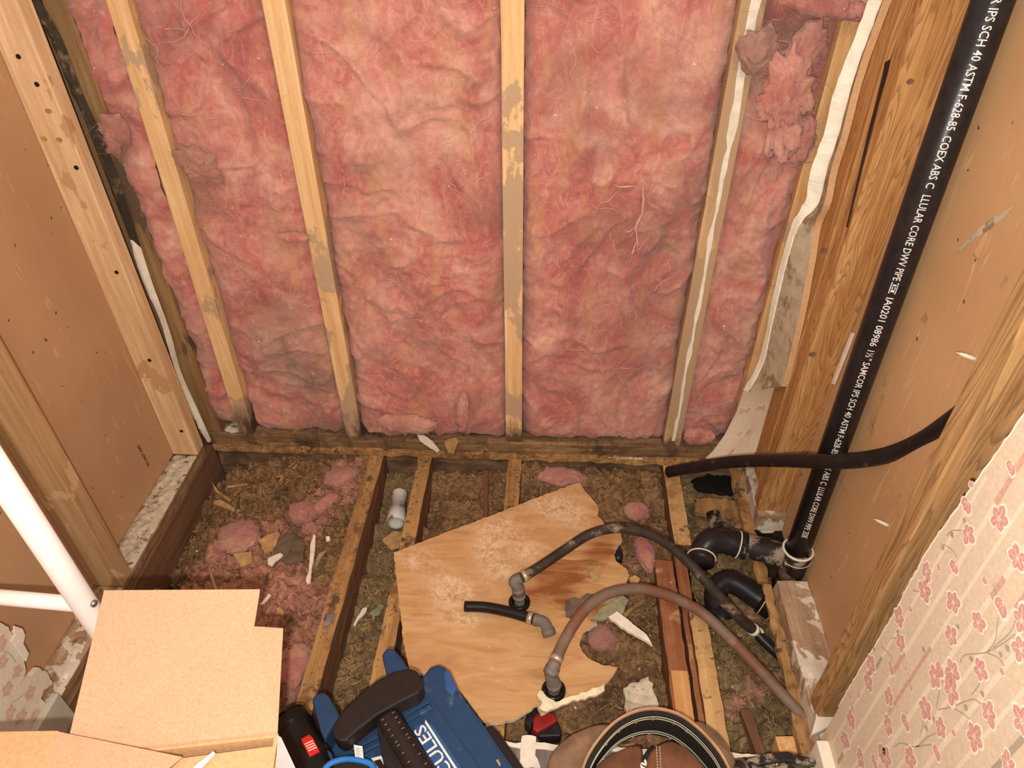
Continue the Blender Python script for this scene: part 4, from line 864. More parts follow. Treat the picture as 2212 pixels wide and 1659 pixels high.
scrap('paper_scrap', [(-0.2939,-0.4265,-0.0850),(-0.2877,-0.4169,-0.0850),(-0.2725,-0.4010,-0.0850),(-0.2652,-0.4065,-0.0850),(-0.2708,-0.4300,-0.0850),(-0.2844,-0.4329,-0.0850)], .003, M['scrap_g'], 'greenish paper scrap right of the white stick', 'paper', SC, .001, seed=18)
scrap('foil_scrap', [(-0.3645,-0.4817,-0.0100),(-0.3533,-0.4724,-0.0100),(-0.3429,-0.4828,-0.0100),(-0.3446,-0.4990,-0.0100),(-0.3597,-0.5072,-0.0100),(-0.3649,-0.4947,-0.0100)], .003, M['foil'], 'crumpled shiny scrap on the long joist', 'foil', SC, .002, bend=.01, seed=19)
scrap('paper_scrap', [(-0.3022,-0.2345,-0.0750),(-0.2745,-0.2633,-0.0750),(-0.2585,-0.2544,-0.0750),(-0.2580,-0.2072,-0.0750),(-0.2804,-0.2082,-0.0750)], .003, M['scrap_t'], 'tan paper scrap poking out at the panel left corner', 'paper', SC, .001, seed=20)
scrap('drywall_shard', [(0.2138,-0.4836,0.0220),(0.2309,-0.4723,0.0220),(0.2432,-0.4822,0.0220),(0.2679,-0.5037,0.0220),(0.2853,-0.5211,0.0220),(0.2949,-0.5423,0.0220),(0.2706,-0.5258,0.0220),(0.2362,-0.5053,0.0220)], .008, M['scrap_w'], 'long pointed white drywall shard beside the curved grey hose', 'drywall', SC, .0012, seed=21)
scrap('drywall_shard', [(0.1794,-0.4850,0.0120),(0.2027,-0.4584,0.0120),(0.2320,-0.4353,0.0120),(0.2476,-0.4279,0.0120),(0.2583,-0.4362,0.0120),(0.2496,-0.4530,0.0120),(0.2439,-0.4693,0.0120),(0.2250,-0.4765,0.0120),(0.1979,-0.4852,0.0120)], .008, M['scrap_g'], 'grey-green drywall scrap under the curved grey hose', 'drywall', SC, .001, seed=22)
scrap('paper_scrap', [(0.2646,-0.3779,0.0100),(0.2768,-0.3703,0.0100),(0.2868,-0.3791,0.0100),(0.2810,-0.3910,0.0100),(0.2652,-0.3963,0.0100)], .004, M['scrap_t'], 'tan paper bit at the torn right tip of the panel', 'paper', SC, .001, seed=23)
scrap('drywall_shard', [(0.5747,-0.1926,-0.0300),(0.6050,-0.1802,-0.0300),(0.6364,-0.1732,-0.0300),(0.6254,-0.1931,-0.0300),(0.6074,-0.2075,-0.0300),(0.5829,-0.2087,-0.0300)], .009, M['scrap_w'], 'cream half-moon drywall piece behind the drain elbow', 'drywall', SC, .0008, seed=24)
scrap('plaster_lump', [(0.2406,-0.5945,-0.0450),(0.2912,-0.5732,-0.0450),(0.3044,-0.6188,-0.0450),(0.3076,-0.6539,-0.0450),(0.2813,-0.6808,-0.0450),(0.2408,-0.6573,-0.0450)], .014, M['gypsum_dust'], 'whitish plaster patch above the leather belt', 'plaster', SC, .004, bend=.012, seed=25, bev=.003)
scrap('wood_splinter', [(0.2459,-0.4426,-0.0250),(0.2949,-0.4046,-0.0250),(0.3004,-0.4089,-0.0250),(0.2530,-0.4510,-0.0250)], .004, M['chip'], 'tan splinter crossing behind the pointed white shard', 'splinter', SC, .0, seed=26)
scrap('tar_paper_scrap', [(0.4471,-0.0367,-0.0450),(0.4883,-0.0156,-0.0450),(0.5520,-0.0161,-0.0450),(0.5792,-0.0309,-0.0450),(0.5774,-0.0747,-0.0450),(0.5400,-0.0825,-0.0450),(0.4838,-0.0820,-0.0450),(0.4587,-0.0677,-0.0450)], .008, M['tar'], 'ragged black tar paper by the right back corner', 'tar paper', SC, .004, bend=.01, seed=27)
scrap('floor_scrap', [(0.4503,-0.0896,-0.0550),(0.5621,-0.0937,-0.0550),(0.5887,-0.1281,-0.0550),(0.5717,-0.1577,-0.0550),(0.4852,-0.1531,-0.0550),(0.4416,-0.1348,-0.0550)], .012, M['joist'], 'brown rotted floor scrap in front of the tar paper', 'scrap', SC, .004, bend=.01, seed=28)
for nm, pts, mt, lb, sd in (('paper_scrap', [(-0.2393,-0.0140,0.0684),(-0.2232,-0.0140,0.0659),(-0.2038,-0.0140,0.0477),(-0.1874,-0.0140,0.0163),(-0.1950,-0.0140,0.0094),(-0.2148,-0.0140,0.0281),(-0.2343,-0.0140,0.0465)], 'scrap_w', 'crumpled white paper standing against the back plate', 1),
                            ('paper_scrap', [(-0.1725,-0.0180,0.0527),(-0.1438,-0.0180,0.0665),(-0.1374,-0.0180,0.0573),(-0.1520,-0.0180,0.0086),(-0.1658,-0.0180,0.0145)], 'scrap_t', 'tan curled paper at the middle of the back plate', 2)):
    m = MB(); m.prism(rag(pts, .006, .001, sd), (0, -.003, 0), .0004); tag(m.make(nm, M[mt]), lb, 'paper', SC)
m = MB()
for i, p in enumerate([(0.2436,-0.0060,-0.0010),(0.2600,-0.0060,-0.0019),(0.2739,-0.0060,-0.0013),(0.2843,-0.0060,-0.0009),(0.2946,-0.0060,0.0012),(0.3086,-0.0060,0.0002),(0.3201,-0.0060,0.0007)]):
    p = Vector(p); m.add([p+Vector((.006*math.cos(t), -.001+.0005*math.cos(2*t), .004*math.sin(t))) for t in [k*PI/5 for k in range(10)]], [tuple(range(10))])
tag(m.make('paint_drip', M['scrap_w']), 'row of white paint drips on the back plate right of the middle stud', 'paint')

# ------------------------------------------------------------------ broken floor panel with pipe holes
OUT = [(-0.2489,-0.3280,0.0040),(0.1648,-0.0958,0.0040),(0.1711,-0.1139,0.0040),(0.1839,-0.1343,0.0040),(0.2006,-0.1600,0.0040),(0.2085,-0.1797,0.0040),(0.2035,-0.1997,0.0040),(0.2156,-0.2157,0.0040),(0.2212,-0.2318,0.0040),(0.2355,-0.2393,0.0040),(0.2540,-0.2438,0.0040),(0.2577,-0.2674,0.0040),(0.2429,-0.2913,0.0040),(0.2358,-0.3093,0.0040),(0.2407,-0.3290,0.0040),(0.2596,-0.3451,0.0040),(0.2661,-0.3640,0.0040),(0.2571,-0.3808,0.0040),(0.2676,-0.3965,0.0040),(0.2436,-0.4113,0.0040),(0.2157,-0.4328,0.0040),(0.1996,-0.4554,0.0040),(0.1858,-0.4732,0.0040),(0.1929,-0.4823,0.0040),(0.1666,-0.5013,0.0040),(0.1569,-0.5282,0.0040),(0.1619,-0.5477,0.0040),(0.1767,-0.5625,0.0040),(0.1984,-0.5730,0.0040),(0.2281,-0.5753,0.0040),(0.2147,-0.5965,0.0040),(0.2018,-0.6136,0.0040),(0.1963,-0.6229,0.0040),(0.1634,-0.6369,0.0040),(0.1294,-0.6492,0.0040),(0.1024,-0.6626,0.0040),(0.0842,-0.6721,0.0040),(0.0770,-0.6552,0.0040),(0.0573,-0.6700,0.0040),(0.0378,-0.6845,0.0040),(0.0166,-0.6906,0.0040),(-0.0064,-0.6951,0.0040),(-0.0237,-0.6876,0.0040),(-0.0603,-0.6444,0.0040),(-0.0980,-0.6192,0.0040),(-0.1681,-0.5993,0.0040),(-0.1879,-0.5468,0.0040),(-0.2140,-0.4531,0.0040)]
OUT = [Vector(p) for p in OUT]
HOLES = [[(0.0348,-0.4435,0.0040)][0], [(0.1071,-0.6290,0.0040)][0]]
def tri_grid(poly, holes, hr, z0, z1, st=.0075):
    bm = bmesh.new(); n = len(poly)
    def inside(x, y):
        c = False
        for i in range(n):
            a, b = poly[i], poly[i-1]
            if (a.y > y) != (b.y > y) and x < (b.x-a.x)*(y-a.y)/(b.y-a.y)+a.x: c = not c
        return c
    x0, x1 = min(p.x for p in poly), max(p.x for p in poly); y0, y1 = min(p.y for p in poly), max(p.y for p in poly)
    pts = [(p.x, p.y) for p in poly]; edges = [(i, (i+1) % n) for i in range(n)]
    for h in holes:
        b = len(pts); pts += [(h[0]+hr*math.cos(2*PI*k/24), h[1]+hr*math.sin(2*PI*k/24)) for k in range(24)]; edges += [(b+k, b+(k+1) % 24) for k in range(24)]
    y = y0; r = 0
    while y < y1:
        x = x0+(st/2 if r % 2 else 0)
        while x < x1:
            if inside(x, y) and all((x-p.x)**2+(y-p.y)**2 > (st*.5)**2 for p in poly) and all((x-h[0])**2+(y-h[1])**2 > (hr+st*.4)**2 for h in holes): pts.append((x, y))
            x += st
        y += st*.87; r += 1
    from mathutils.geometry import delaunay_2d_cdt
    vs, es, fs, *_ = delaunay_2d_cdt([Vector(p) for p in pts], edges, [], 0, 1e-6)
    keep = []
    for f in fs:
        c = sum((vs[i] for i in f), Vector((0, 0)))/len(f)
        if inside(c.x, c.y) and all((c.x-h[0])**2+(c.y-h[1])**2 > (hr*.97)**2 for h in holes): keep.append(f)
    return vs, keep
PO = rag(OUT, .006, .0012, 9)
PO = [Vector((p.x, p.y, 0)) for p in PO]
vs, fs = tri_grid(PO, HOLES, .019, 0, 0)
from collections import Counter
ed = Counter()
for f in fs:
    for a, b in zip(f, f[1:]+f[:1]): ed[(a, b)] += 1
bd = [(a, b) for (a, b) in ed if (b, a) not in ed]
def pz(x, y): return -.006+.004*N.noise(Vector((x*6, y*6, 3)))
nv = len(vs); V = [Vector((v.x, v.y, pz(v.x, v.y)+.009)) for v in vs]+[Vector((v.x, v.y, pz(v.x, v.y))) for v in vs]
F = [tuple(f) for f in fs]+[tuple(i+nv for i in f[::-1]) for f in fs]+[(b, a, a+nv, b+nv) for a, b in bd]
fm = [0]*len(fs)+[0]*len(fs)+[1]*len(bd)
wetp = [(0.1086,-0.3808,0.0040),(0.1482,-0.3552,0.0040),(0.1992,-0.3160,0.0040),(0.2206,-0.2898,0.0040),(0.0610,-0.4289,0.0040),(0.1281,-0.4258,0.0040),(0.1943,-0.4448,0.0040),(0.0886,-0.3580,0.0040)]; dustp = [(0.1396,-0.1714,0.0040),(0.0963,-0.1876,0.0040),(0.1499,-0.2132,0.0040),(-0.0388,-0.2625,0.0040),(-0.0449,-0.3148,0.0040),(-0.0109,-0.3626,0.0040),(-0.1260,-0.4035,0.0040),(-0.0940,-0.4250,0.0040),(-0.1119,-0.4371,0.0040),(0.0631,-0.1603,0.0040),(-0.1944,-0.3467,0.0040),(-0.0082,-0.2477,0.0040),(0.0469,-0.3105,0.0040),(-0.0689,-0.4790,0.0040)]
wet = []; dust = []
for v in V:
    wet.append(min(1, sum(.8*math.exp(-((v.x-p[0])**2+(v.y-p[1])**2)/.0012) for p in wetp)))
    dust.append(min(1, sum(math.exp(-((v.x-p[0])**2+(v.y-p[1])**2)/.0011) for p in dustp)))
pn = obj('broken_floor_panel', V, F, [M['panel'], M['panel_core']], None, False, fm, {'wet': wet, 'dust': dust})
tag(pn, 'broken brown floor panel with two pipe holes', 'floor panel')
scrap('gypsum_crust', [(0.0807,-0.6681,0.0060),(0.0871,-0.6558,0.0060),(0.0766,-0.6432,0.0060),(0.0815,-0.6332,0.0060),(0.0953,-0.6396,0.0060),(0.1107,-0.6529,0.0060),(0.1446,-0.6407,0.0060),(0.1928,-0.6205,0.0060),(0.1999,-0.6148,0.0060),(0.2010,-0.6273,0.0060),(0.1870,-0.6377,0.0060),(0.1572,-0.6453,0.0060),(0.1234,-0.6574,0.0060),(0.0959,-0.6742,0.0060)], .006, M['panel_core'], 'cream broken core along the bottom edge of the panel', 'plaster', None, .002, seed=31, bend=.004)
scrap('clear_flake', [(0.1739,-0.3514,0.0070),(0.1879,-0.3459,0.0070),(0.2058,-0.3451,0.0070),(0.2049,-0.3667,0.0070),(0.1964,-0.3859,0.0070),(0.1905,-0.3861,0.0070),(0.1793,-0.3703,0.0070)], .002, M['scrap_t'], 'small triangular flake lying on the panel', 'flake', None, .0005, seed=32, bend=0)
scrap('rot_crust', [(0.1300,-0.4382,0.0060),(0.1433,-0.4309,0.0060),(0.1586,-0.4324,0.0060),(0.1741,-0.4205,0.0060),(0.1952,-0.4195,0.0060),(0.1851,-0.4356,0.0060),(0.1675,-0.4561,0.0060),(0.1505,-0.4634,0.0060),(0.1429,-0.4765,0.0060),(0.1298,-0.4729,0.0060)], .005, M['scrap_b'], 'curled grey-brown rot on the panel left of the grey hose', 'rot', None, .002, seed=33, bend=.008)

# ------------------------------------------------------------------ water hoses and elbows
def ring(m, c, ax, r, h, mi=0, n=20):
    c = Vector(c); ax = Vector(ax).normalized(); m.tube([c-ax*h/2, c+ax*h/2], r, n, True, mi)
def elbow(parent, P, r, collar_at=()):
    m = MB(); S_ = spline(P, 6); m.tube(S_, r, 16)
    fr = frames([Vector(p) for p in S_])
    for t, rr, h in collar_at:
        k = min(len(S_)-1, int(t*(len(S_)-1))); ring(m, S_[k], fr[k][0], rr, h, 0, 8 if h > .006 else 16)
    return m.make('elbow_fitting', M['grey_pl'], parent, True)
def grommet(parent, c):
    m = MB(); c = Vector(c)
    V, F = [], []
    prof = [(.013, .008), (.016, .011), (.020, .010), (.0225, .006), (.0225, -.004), (.0135, -.004)]
    n = 28
    for k in range(n):
        a = 2*PI*k/n
        for r, z in prof: V.append(c+Vector((r*math.cos(a), r*math.sin(a), z)))
    q = len(prof)
    for k in range(n):
        for i in range(q): F.append((k*q+i, ((k+1) % n)*q+i, ((k+1) % n)*q+(i+1) % q, k*q+(i+1) % q))
    m.add(V, F)
    for a in (.4, 3.4): 
        d = Vector((math.cos(a), math.sin(a), 0)); m.hexa([c+d*.017+Vector(v)*.003 for v in ((-1, -1, 1), (1, -1, 1), (1, 1, 1), (-1, 1, 1), (-1, -1, 4), (1, -1, 4), (1, 1, 4), (-1, 1, 4))], .0005)
    return m.make('grommet', M['gloss'], parent, True)
# arched black hose from the upper hole
g1 = HOLES[0]
t1 = thing('water_hose', (g1[0], g1[1], 0), 'long arched black hose rising from the upper panel hole', 'hose', 'water hoses')
grommet(t1, (g1[0], g1[1], .002))
e1 = [(0.0310,-0.4381,0.0500),(0.0234,-0.4338,0.0620),(0.0382,-0.4285,0.0680)]
elbow(t1, [(g1[0], g1[1], -.02), (g1[0], g1[1], .02)]+e1, .0115, [(.30, .0135, .006), (.45, .0135, .012)])
hp = [(0.0363,-0.4297,0.0680),(0.0693,-0.4059,0.0700),(0.1258,-0.3603,0.0750),(0.1742,-0.3272,0.0850),(0.2232,-0.3117,0.0900),(0.2709,-0.3174,0.0950),(0.3153,-0.3444,0.1050),(0.3567,-0.3872,0.1080),(0.3984,-0.4313,0.0920),(0.4357,-0.4553,0.0600),(0.4754,-0.4732,0.0220),(0.5103,-0.4768,-0.0120)]
m = MB(); Sp = spline(hp, 8); m.tube(Sp, .0105, 16); m.make('hose', M['poly_dirty'], t1, True)
fr = frames([Vector(p) for p in Sp])
m = MB(); ring(m, Sp[2], fr[2][0], .0122, .010); m.make('crimp_ring', M['clamp'], t1, True)
m = MB(); k = len(Sp)-1; ring(m, Sp[k-1], fr[k][0], .0125, .009); ring(m, Sp[k]+fr[k][0]*.008, fr[k][0], .0125, .010); m.make('coupling', M['cement'], t1, True)
hp2 = [(0.5125,-0.4779,-0.0150),(0.5252,-0.4917,-0.0200),(0.5497,-0.5127,-0.0300),(0.5810,-0.5213,-0.0500),(0.6142,-0.5185,-0.0800)]
m = MB(); m.tube(spline(hp2, 8), .0105, 16); m.make('hose_end', M['poly'], t1, True)
# grey-brown hose from the lower hole
g2 = HOLES[1]
t2 = thing('water_hose', (g2[0], g2[1], 0), 'long grey-brown hose curving from the lower panel hole', 'hose', 'water hoses')
grommet(t2, (g2[0], g2[1], .002))
elbow(t2, [(g2[0], g2[1], -.02), (g2[0], g2[1], .025)]+[(0.1008,-0.6268,0.0550),(0.1030,-0.6216,0.0680),(0.1078,-0.6122,0.0740)], .0120, [(.28, .0140, .014), (.7, .0145, .010)])
hp = [(0.1061,-0.6153,0.0730),(0.1210,-0.5789,0.0780),(0.1426,-0.5381,0.0820),(0.1695,-0.5006,0.0850),(0.2016,-0.4742,0.0850),(0.2388,-0.4576,0.0820),(0.2763,-0.4487,0.0750),(0.3191,-0.4469,0.0600),(0.3612,-0.4539,0.0450),(0.4022,-0.4694,0.0300),(0.4430,-0.5070,0.0180),(0.4807,-0.5501,0.0080),(0.5160,-0.5942,0.0000),(0.5421,-0.6299,-0.0040),(0.5644,-0.6539,-0.0120)]
m = MB(); Sp = spline(hp, 8); m.tube(Sp, .0108, 16); m.make('hose', M['poly_brown'], t2, True)
fr = frames([Vector(p) for p in Sp]); m = MB(); ring(m, Sp[2], fr[2][0], .0124, .010); m.make('crimp_ring', M['clamp'], t2, True)
# short loose hose
t3 = thing('water_hose', [(0.0156,-0.4749,0.0040)][0], 'short cut black hose with grey elbow lying on the panel', 'hose', 'water hoses')
hp = [(-0.0749,-0.4684,0.0200),(-0.0313,-0.4698,0.0220),(0.0161,-0.4796,0.0240),(0.0649,-0.4944,0.0260)]
m = MB(); Sp = spline(hp, 8); m.tube(Sp, .0108, 16); m.make('hose', M['poly'], t3, True)
fr = frames([Vector(p) for p in Sp]); m = MB(); ring(m, Sp[-2], fr[-1][0], .0125, .010); m.make('crimp_ring', M['clamp'], t3, True)
elbow(t3, [(0.0705,-0.4962,0.0260),(0.0834,-0.5004,0.0270),(0.0909,-0.5086,0.0260),(0.0985,-0.5256,0.0180)], .0112, [(.05, .0125, .008), (.93, .0135, .012)])
# black water pipe that comes through the right wall
t4 = thing('water_pipe', [(0.3820,-0.0824,0.0000)][0], 'black water pipe crossing in front of the drain pipe to the right wall', 'pipe')
wp_ = [(0.3703,-0.1100,0.0598),(0.4193,-0.1400,0.1078),(0.4713,-0.1900,0.1762),(0.5139,-0.2500,0.2433),(0.5465,-0.3350,0.3291),(0.5717,-0.3980,0.3905),(0.5988,-0.4300,0.4258),(0.6242,-0.4650,0.4750),(0.6328,-0.5100,0.5468),(0.6269,-0.5550,0.6225)]
m = MB(); m.tube(spline([wp_[0]]+wp_[1:]+[(.618, -.60, .70)], 8), .0132, 18); m.make('hose', M['poly'], t4, True)

# ------------------------------------------------------------------ drain pipe and fittings
px0 = Vector((.598, -.357, .03)); px1 = Vector((.598, -.325, 1.45))
dp = thing('drain_pipe', (.598, -.357, 0), 'tall black plastic drain pipe with white printing on the right wall', 'pipe')
m = MB(); m.tube([px0, px0.lerp(px1, .5), px1], .0238, 40); dpp = m.make('pipe', M['abs'], dp, True)
ax = (px1-px0).normalized(); fx = Vector((1, 0, 0)); fx = (fx-ax*fx.dot(ax)).normalized(); fy = ax.cross(fx)  # fy ~ +y
PRINT_A = -2.0615      # the printed line of the pipe is turned towards the room
def pipe_text(s, z_top, z_bot, m, size=.0145):
    V, F = text_vf(s, size, .0001, 7); wd = max(v.x for v in V); mnx = min(v.x for v in V)
    k = (z_top-z_bot)/(wd-mnx)
    out = []
    for v in V:
        s_ = (v.x-mnx)*k; z = z_top-s_; tt = (z-px0.z)/(px1.z-px0.z); c = px0.lerp(px1, tt)
        a0 = PRINT_A; arc = (v.y-.005)/.0238
        a = a0+.17+arc
        out.append(c+(Vector((math.cos(a), math.sin(a), 0)))*.0241)
    m.add(out, F)
zz = [q[2] for q in [(0.5880,-0.3606,1.1337),(0.5880,-0.3897,1.0493),(0.5880,-0.4645,0.7666),(0.5880,-0.3668,0.6565),(0.5880,-0.3772,0.5978),(0.5880,-0.3731,0.5828),(0.5880,-0.3457,0.1393)]]
m = MB()
pipe_text('SAMCOR IPS SCH 40 ASTM F-628-85', [(0.5880,-0.3859,1.1463)][0][2], [(0.5880,-0.3890,0.9503)][0][2], m)
pipe_text('COEX ABS C', [(0.5880,-0.3896,0.9434)][0][2], [(0.5880,-0.3830,0.8727)][0][2], m)
pipe_text('LLULAR CORE DWV PIPE', [(0.5880,-0.3761,0.8630)][0][2], [(0.5880,-0.3708,0.7309)][0][2], m)
pipe_text('IA0201 08986', [(0.5880,-0.3757,0.7021)][0][2], [(0.5880,-0.3712,0.6141)][0][2], m)
pipe_text('1\u00bd" SAMCOR IPS SCH 40 ASTM F-628-85', [(0.5880,-0.3699,0.6060)][0][2], [(0.5880,-0.3758,0.3829)][0][2], m)
pipe_text('COEX ABS C', [(0.5880,-0.3756,0.3770)][0][2], [(0.5880,-0.3764,0.3067)][0][2], m)
pipe_text('LLULAR CORE DWV PIPE', [(0.5880,-0.3768,0.2997)][0][2], [(0.5880,-0.3821,0.1833)][0][2], m)
def pipe_mark(zt, zb):
    a0 = PRINT_A+.17
    def pt(u, v, r=.0241):
        z = zt+(zb-zt)*u; c = px0.lerp(px1, (z-px0.z)/(px1.z-px0.z)); a = a0+(v-.5)*.42; return c+Vector((math.cos(a), math.sin(a), 0))*r
    for u0, u1, v0, v1 in ((0, 1, 0, .12), (0, 1, .88, 1), (0, .07, 0, 1), (.93, 1, 0, 1), (.15, .28, .25, .75), (.36, .6, .25, .4), (.36, .6, .6, .75), (.66, .86, .25, .75)):
        m.add([pt(u0, v0), pt(u1, v0), pt(u1, v1), pt(u0, v1)], [(0, 1, 2, 3)])
pipe_mark([(0.5880,-0.3702,0.7274)][0][2], [(0.5880,-0.3714,0.7091)][0][2]); pipe_mark([(0.5880,-0.3823,0.1795)][0][2], [(0.5880,-0.3834,0.1599)][0][2])
o = m.make('printed_lettering', M['ink'], dpp); o['label'] = 'white printed lettering'
# sanitary tee at the foot of the pipe
hub = Vector((.598, -.357, 0))
m = MB()
m.tube([hub+Vector((0, 0, z)) for z in (-.02, .03, .031, .078, .079, .100)], [.027, .027, .0285, .0285, .0305, .0305], 32)
br = [(0.5848,-0.3520,0.0658),(0.5462,-0.3450,0.0772),(0.4911,-0.3350,0.0795),(0.4632,-0.3300,0.0807)]
m.tube(spline(br, 6), .0255, 28)
m.make('drain_tee', M['abs_dusty'], dp, True)
m = MB(); m.tube([hub+Vector((.0288*math.cos(a), .0288*math.sin(a), .101)) for a in [i*2*PI/32 for i in range(32)]], .0026, 8, closed=True); 
m.tube([hub+Vector((.0305*math.cos(a), .0305*math.sin(a), .079)) for a in [i*2*PI/32 for i in range(32)]], .0009, 6, closed=True); m.make('cement_ring', M['cement'], dp, True)
el = [(0.4907,-0.3360,0.0807),(0.4528,-0.3300,0.0861),(0.4255,-0.3350,0.0848),(0.4118,-0.3500,0.0727),(0.4047,-0.3750,0.0696)]
m = MB(); Sp = spline(el, 6); m.tube(Sp, [.0268]*4+[.0262]*(len(Sp)-8)+[.0275]*4, 28); m.make('drain_elbow', M['abs'], dp, True)
fr = frames([Vector(p) for p in Sp])
for k, rr in ((1, .0282), (len(Sp)-4, .0285)):
    m = MB(); c = Vector(Sp[k]); t_, u_, v_ = fr[k]; m.tube([c+u_*(rr*math.cos(a))+v_*(rr*math.sin(a)) for a in [i*2*PI/28 for i in range(28)]], .0016, 6, closed=True); m.make('cement_ring', M['cement'], dp, True)
m = MB(); ring(m, Vector(br[2]), (Vector(br[2])-Vector(br[1])), .0285, .022); m.make('coupling', M['abs_dusty'], dp, True)
# loose trap fitting below
tr = thing('drain_trap', [(0.5093,-0.3751,-0.0600)][0], 'loose black trap fitting lying below the drain elbow', 'pipe fitting')
Tp = [(0.4563,-0.4172,-0.0450),(0.4494,-0.3904,-0.0350),(0.4570,-0.3668,-0.0220),(0.4811,-0.3566,-0.0150),(0.5091,-0.3681,-0.0200),(0.5345,-0.3844,-0.0280),(0.5539,-0.3966,-0.0320)]
m = MB(); Sp = spline(Tp, 6); n_ = len(Sp); m.tube(Sp, [.0245]*n_, 28, caps=False); m.make('trap_bend', M['abs'], tr, True)
fr = frames([Vector(p) for p in Sp])
m = MB(); a_, b_ = Vector(Sp[0]), fr[0][0]; m.tube([a_-b_*.012, a_-b_*.011, a_+b_*.010, a_+b_*.011], [.0285, .0285, .0285, .0245], 28, caps=False); m.tube([a_-b_*.0115, a_+b_*.02], [.0215, .0215], 28, caps=False); m.make('mouth', M['abs'], tr, True)
m = MB(); a_, b_ = Vector(Sp[-5]), fr[-5][0]; m.tube([a_, a_+b_*.001, a_+b_*.05], [.0245, .0285, .0285], 28); 
for k in range(8):
    an = k*PI/4; d = fr[-5][1]*math.cos(an)+fr[-5][2]*math.sin(an); c = a_+b_*.042+d*.0285; m.tube([c-b_*.008, c+b_*.008], .004, 8)
m.make('slip_nut', M['gloss'], tr, True)
for q in (.008, .03):
    m = MB(); c = a_+b_*q; m.tube([c+fr[-5][1]*(.0288*math.cos(t))+fr[-5][2]*(.0288*math.sin(t)) for t in [i*2*PI/28 for i in range(28)]], .0010, 6, closed=True); m.make('cement_ring', M['cement'], tr, True)
m = MB(); V, F = tube_vf([(0.4813,-0.1518,-0.0300),(0.4856,-0.1883,-0.0400),(0.4851,-0.2144,-0.0500)], .016, 18); m.add(V, F); tag(m.make('pipe_stub', M['abs_dusty'], None, True), 'dark pipe stub behind the drain elbow', 'pipe fitting')
# white pipe stub
A = Vector([(-0.2857,-0.0872,-0.0700)][0]); B = Vector([(-0.2787,-0.1837,-0.0700)][0]); d = (B-A).normalized()
m = MB(); m.tube([A, A+d*.055, A+d*.056, B-d*.001, B], [.0195, .0195, .0225, .0225, .0215], 28, caps=False); m.tube([A+d*.001, B-d*.0005], .0185, 28, caps=False); m.tube([A+d*.012, A+d*.013], .0184, 28)
for k, p in enumerate([A+d*.03, A+d*.045]): pass
tag(m.make('pipe_stub', M['pvc'], None, True), 'short white plastic pipe stub between two joists', 'pipe fitting')
# dark hollow piece at the panel tear
m = MB(); V, F = tube_vf([(0.2449,-0.2681,-0.0300),(0.2477,-0.3014,-0.0120),(0.2447,-0.3165,-0.0120)], .010, 14); m.add(V, F); tag(m.make('hose_stub', M['abs'], None, True), 'black stub poking out at the torn right edge of the panel', 'pipe fitting')
# screws poking through the right board
for p, lb in zip([(0.6260,-0.5452,0.7240),(0.6260,-0.5346,0.3867)], ('pale screw tip poking through the right board beside the wallpaper stud', 'pale screw tip low on the right board')):
    p = Vector(p); m = MB(); d = Vector((-.75, .5, .05)).normalized(); m.tube([p-d*.001, p+d*.012, p+d*.022], [.0028, .0026, .0004], 10)
    for k in range(5): ring(m, p+d*(.003+.0032*k), d, .0034, .0009, 0, 10)
    tag(m.make('screw_tip', M['cement'], None, True), lb, 'screw', 'screw tips in the right board')
m = MB(); m.hexa([(Vector(q)+Vector(o)) for o in ((0, 0, 0), (-.004, 0, 0)) for q in [(0.6220,-0.2285,0.5466),(0.6220,-0.2360,0.5497),(0.6220,-0.2283,0.4282),(0.6220,-0.2203,0.4240)]], 0)
tag(m.make('caulk_bead', M['scrap_w']), 'thin pale filler bead left of the drain pipe', 'filler')

# ------------------------------------------------------------------ bath bench leg
bl = thing('bath_bench', (-.54, -.772, .004), 'white tubular bench leg with crossbar at the lower left', 'bench')
lx, ly = -.540, -.772
m = MB(); m.tube([(lx, ly, .34), (lx, ly, .356), (lx, ly, 1.05)], [.0158, .0158, .0158], 32); lg_ = m.make('leg', M['white_tube'], bl, True)
m = MB(); m.tube([(lx, ly, .03), (lx, ly, .345)], .0142, 32); m.make('leg_extension', M['white_tube'], bl, True)
m = MB(); m.tube([(lx, ly, .004), (lx, ly, .008), (lx, ly, .05)], [.022, .022, .017], 24); m.make('rubber_foot', M['grey_pl'], bl, True)
cb = [(-0.5433,-0.7720,0.4409),(-0.6555,-0.7720,0.4503)]
m = MB(); a, b = Vector(cb[0]), Vector(cb[1]); m.tube([a, b, b+(b-a)*.6], .0105, 24); m.make('crossbar', M['white_tube'], bl, True)
c = Vector((lx+.0155, ly-.002, [(-0.5274,-0.7720,0.4485)][0][2])); m = MB(); m.tube([c, c+Vector((.003, -.001, 0)), c+Vector((.005, -.0015, 0))], [.005, .005, .0025], 16); m.make('spring_button', M['steel'], lg_, True)

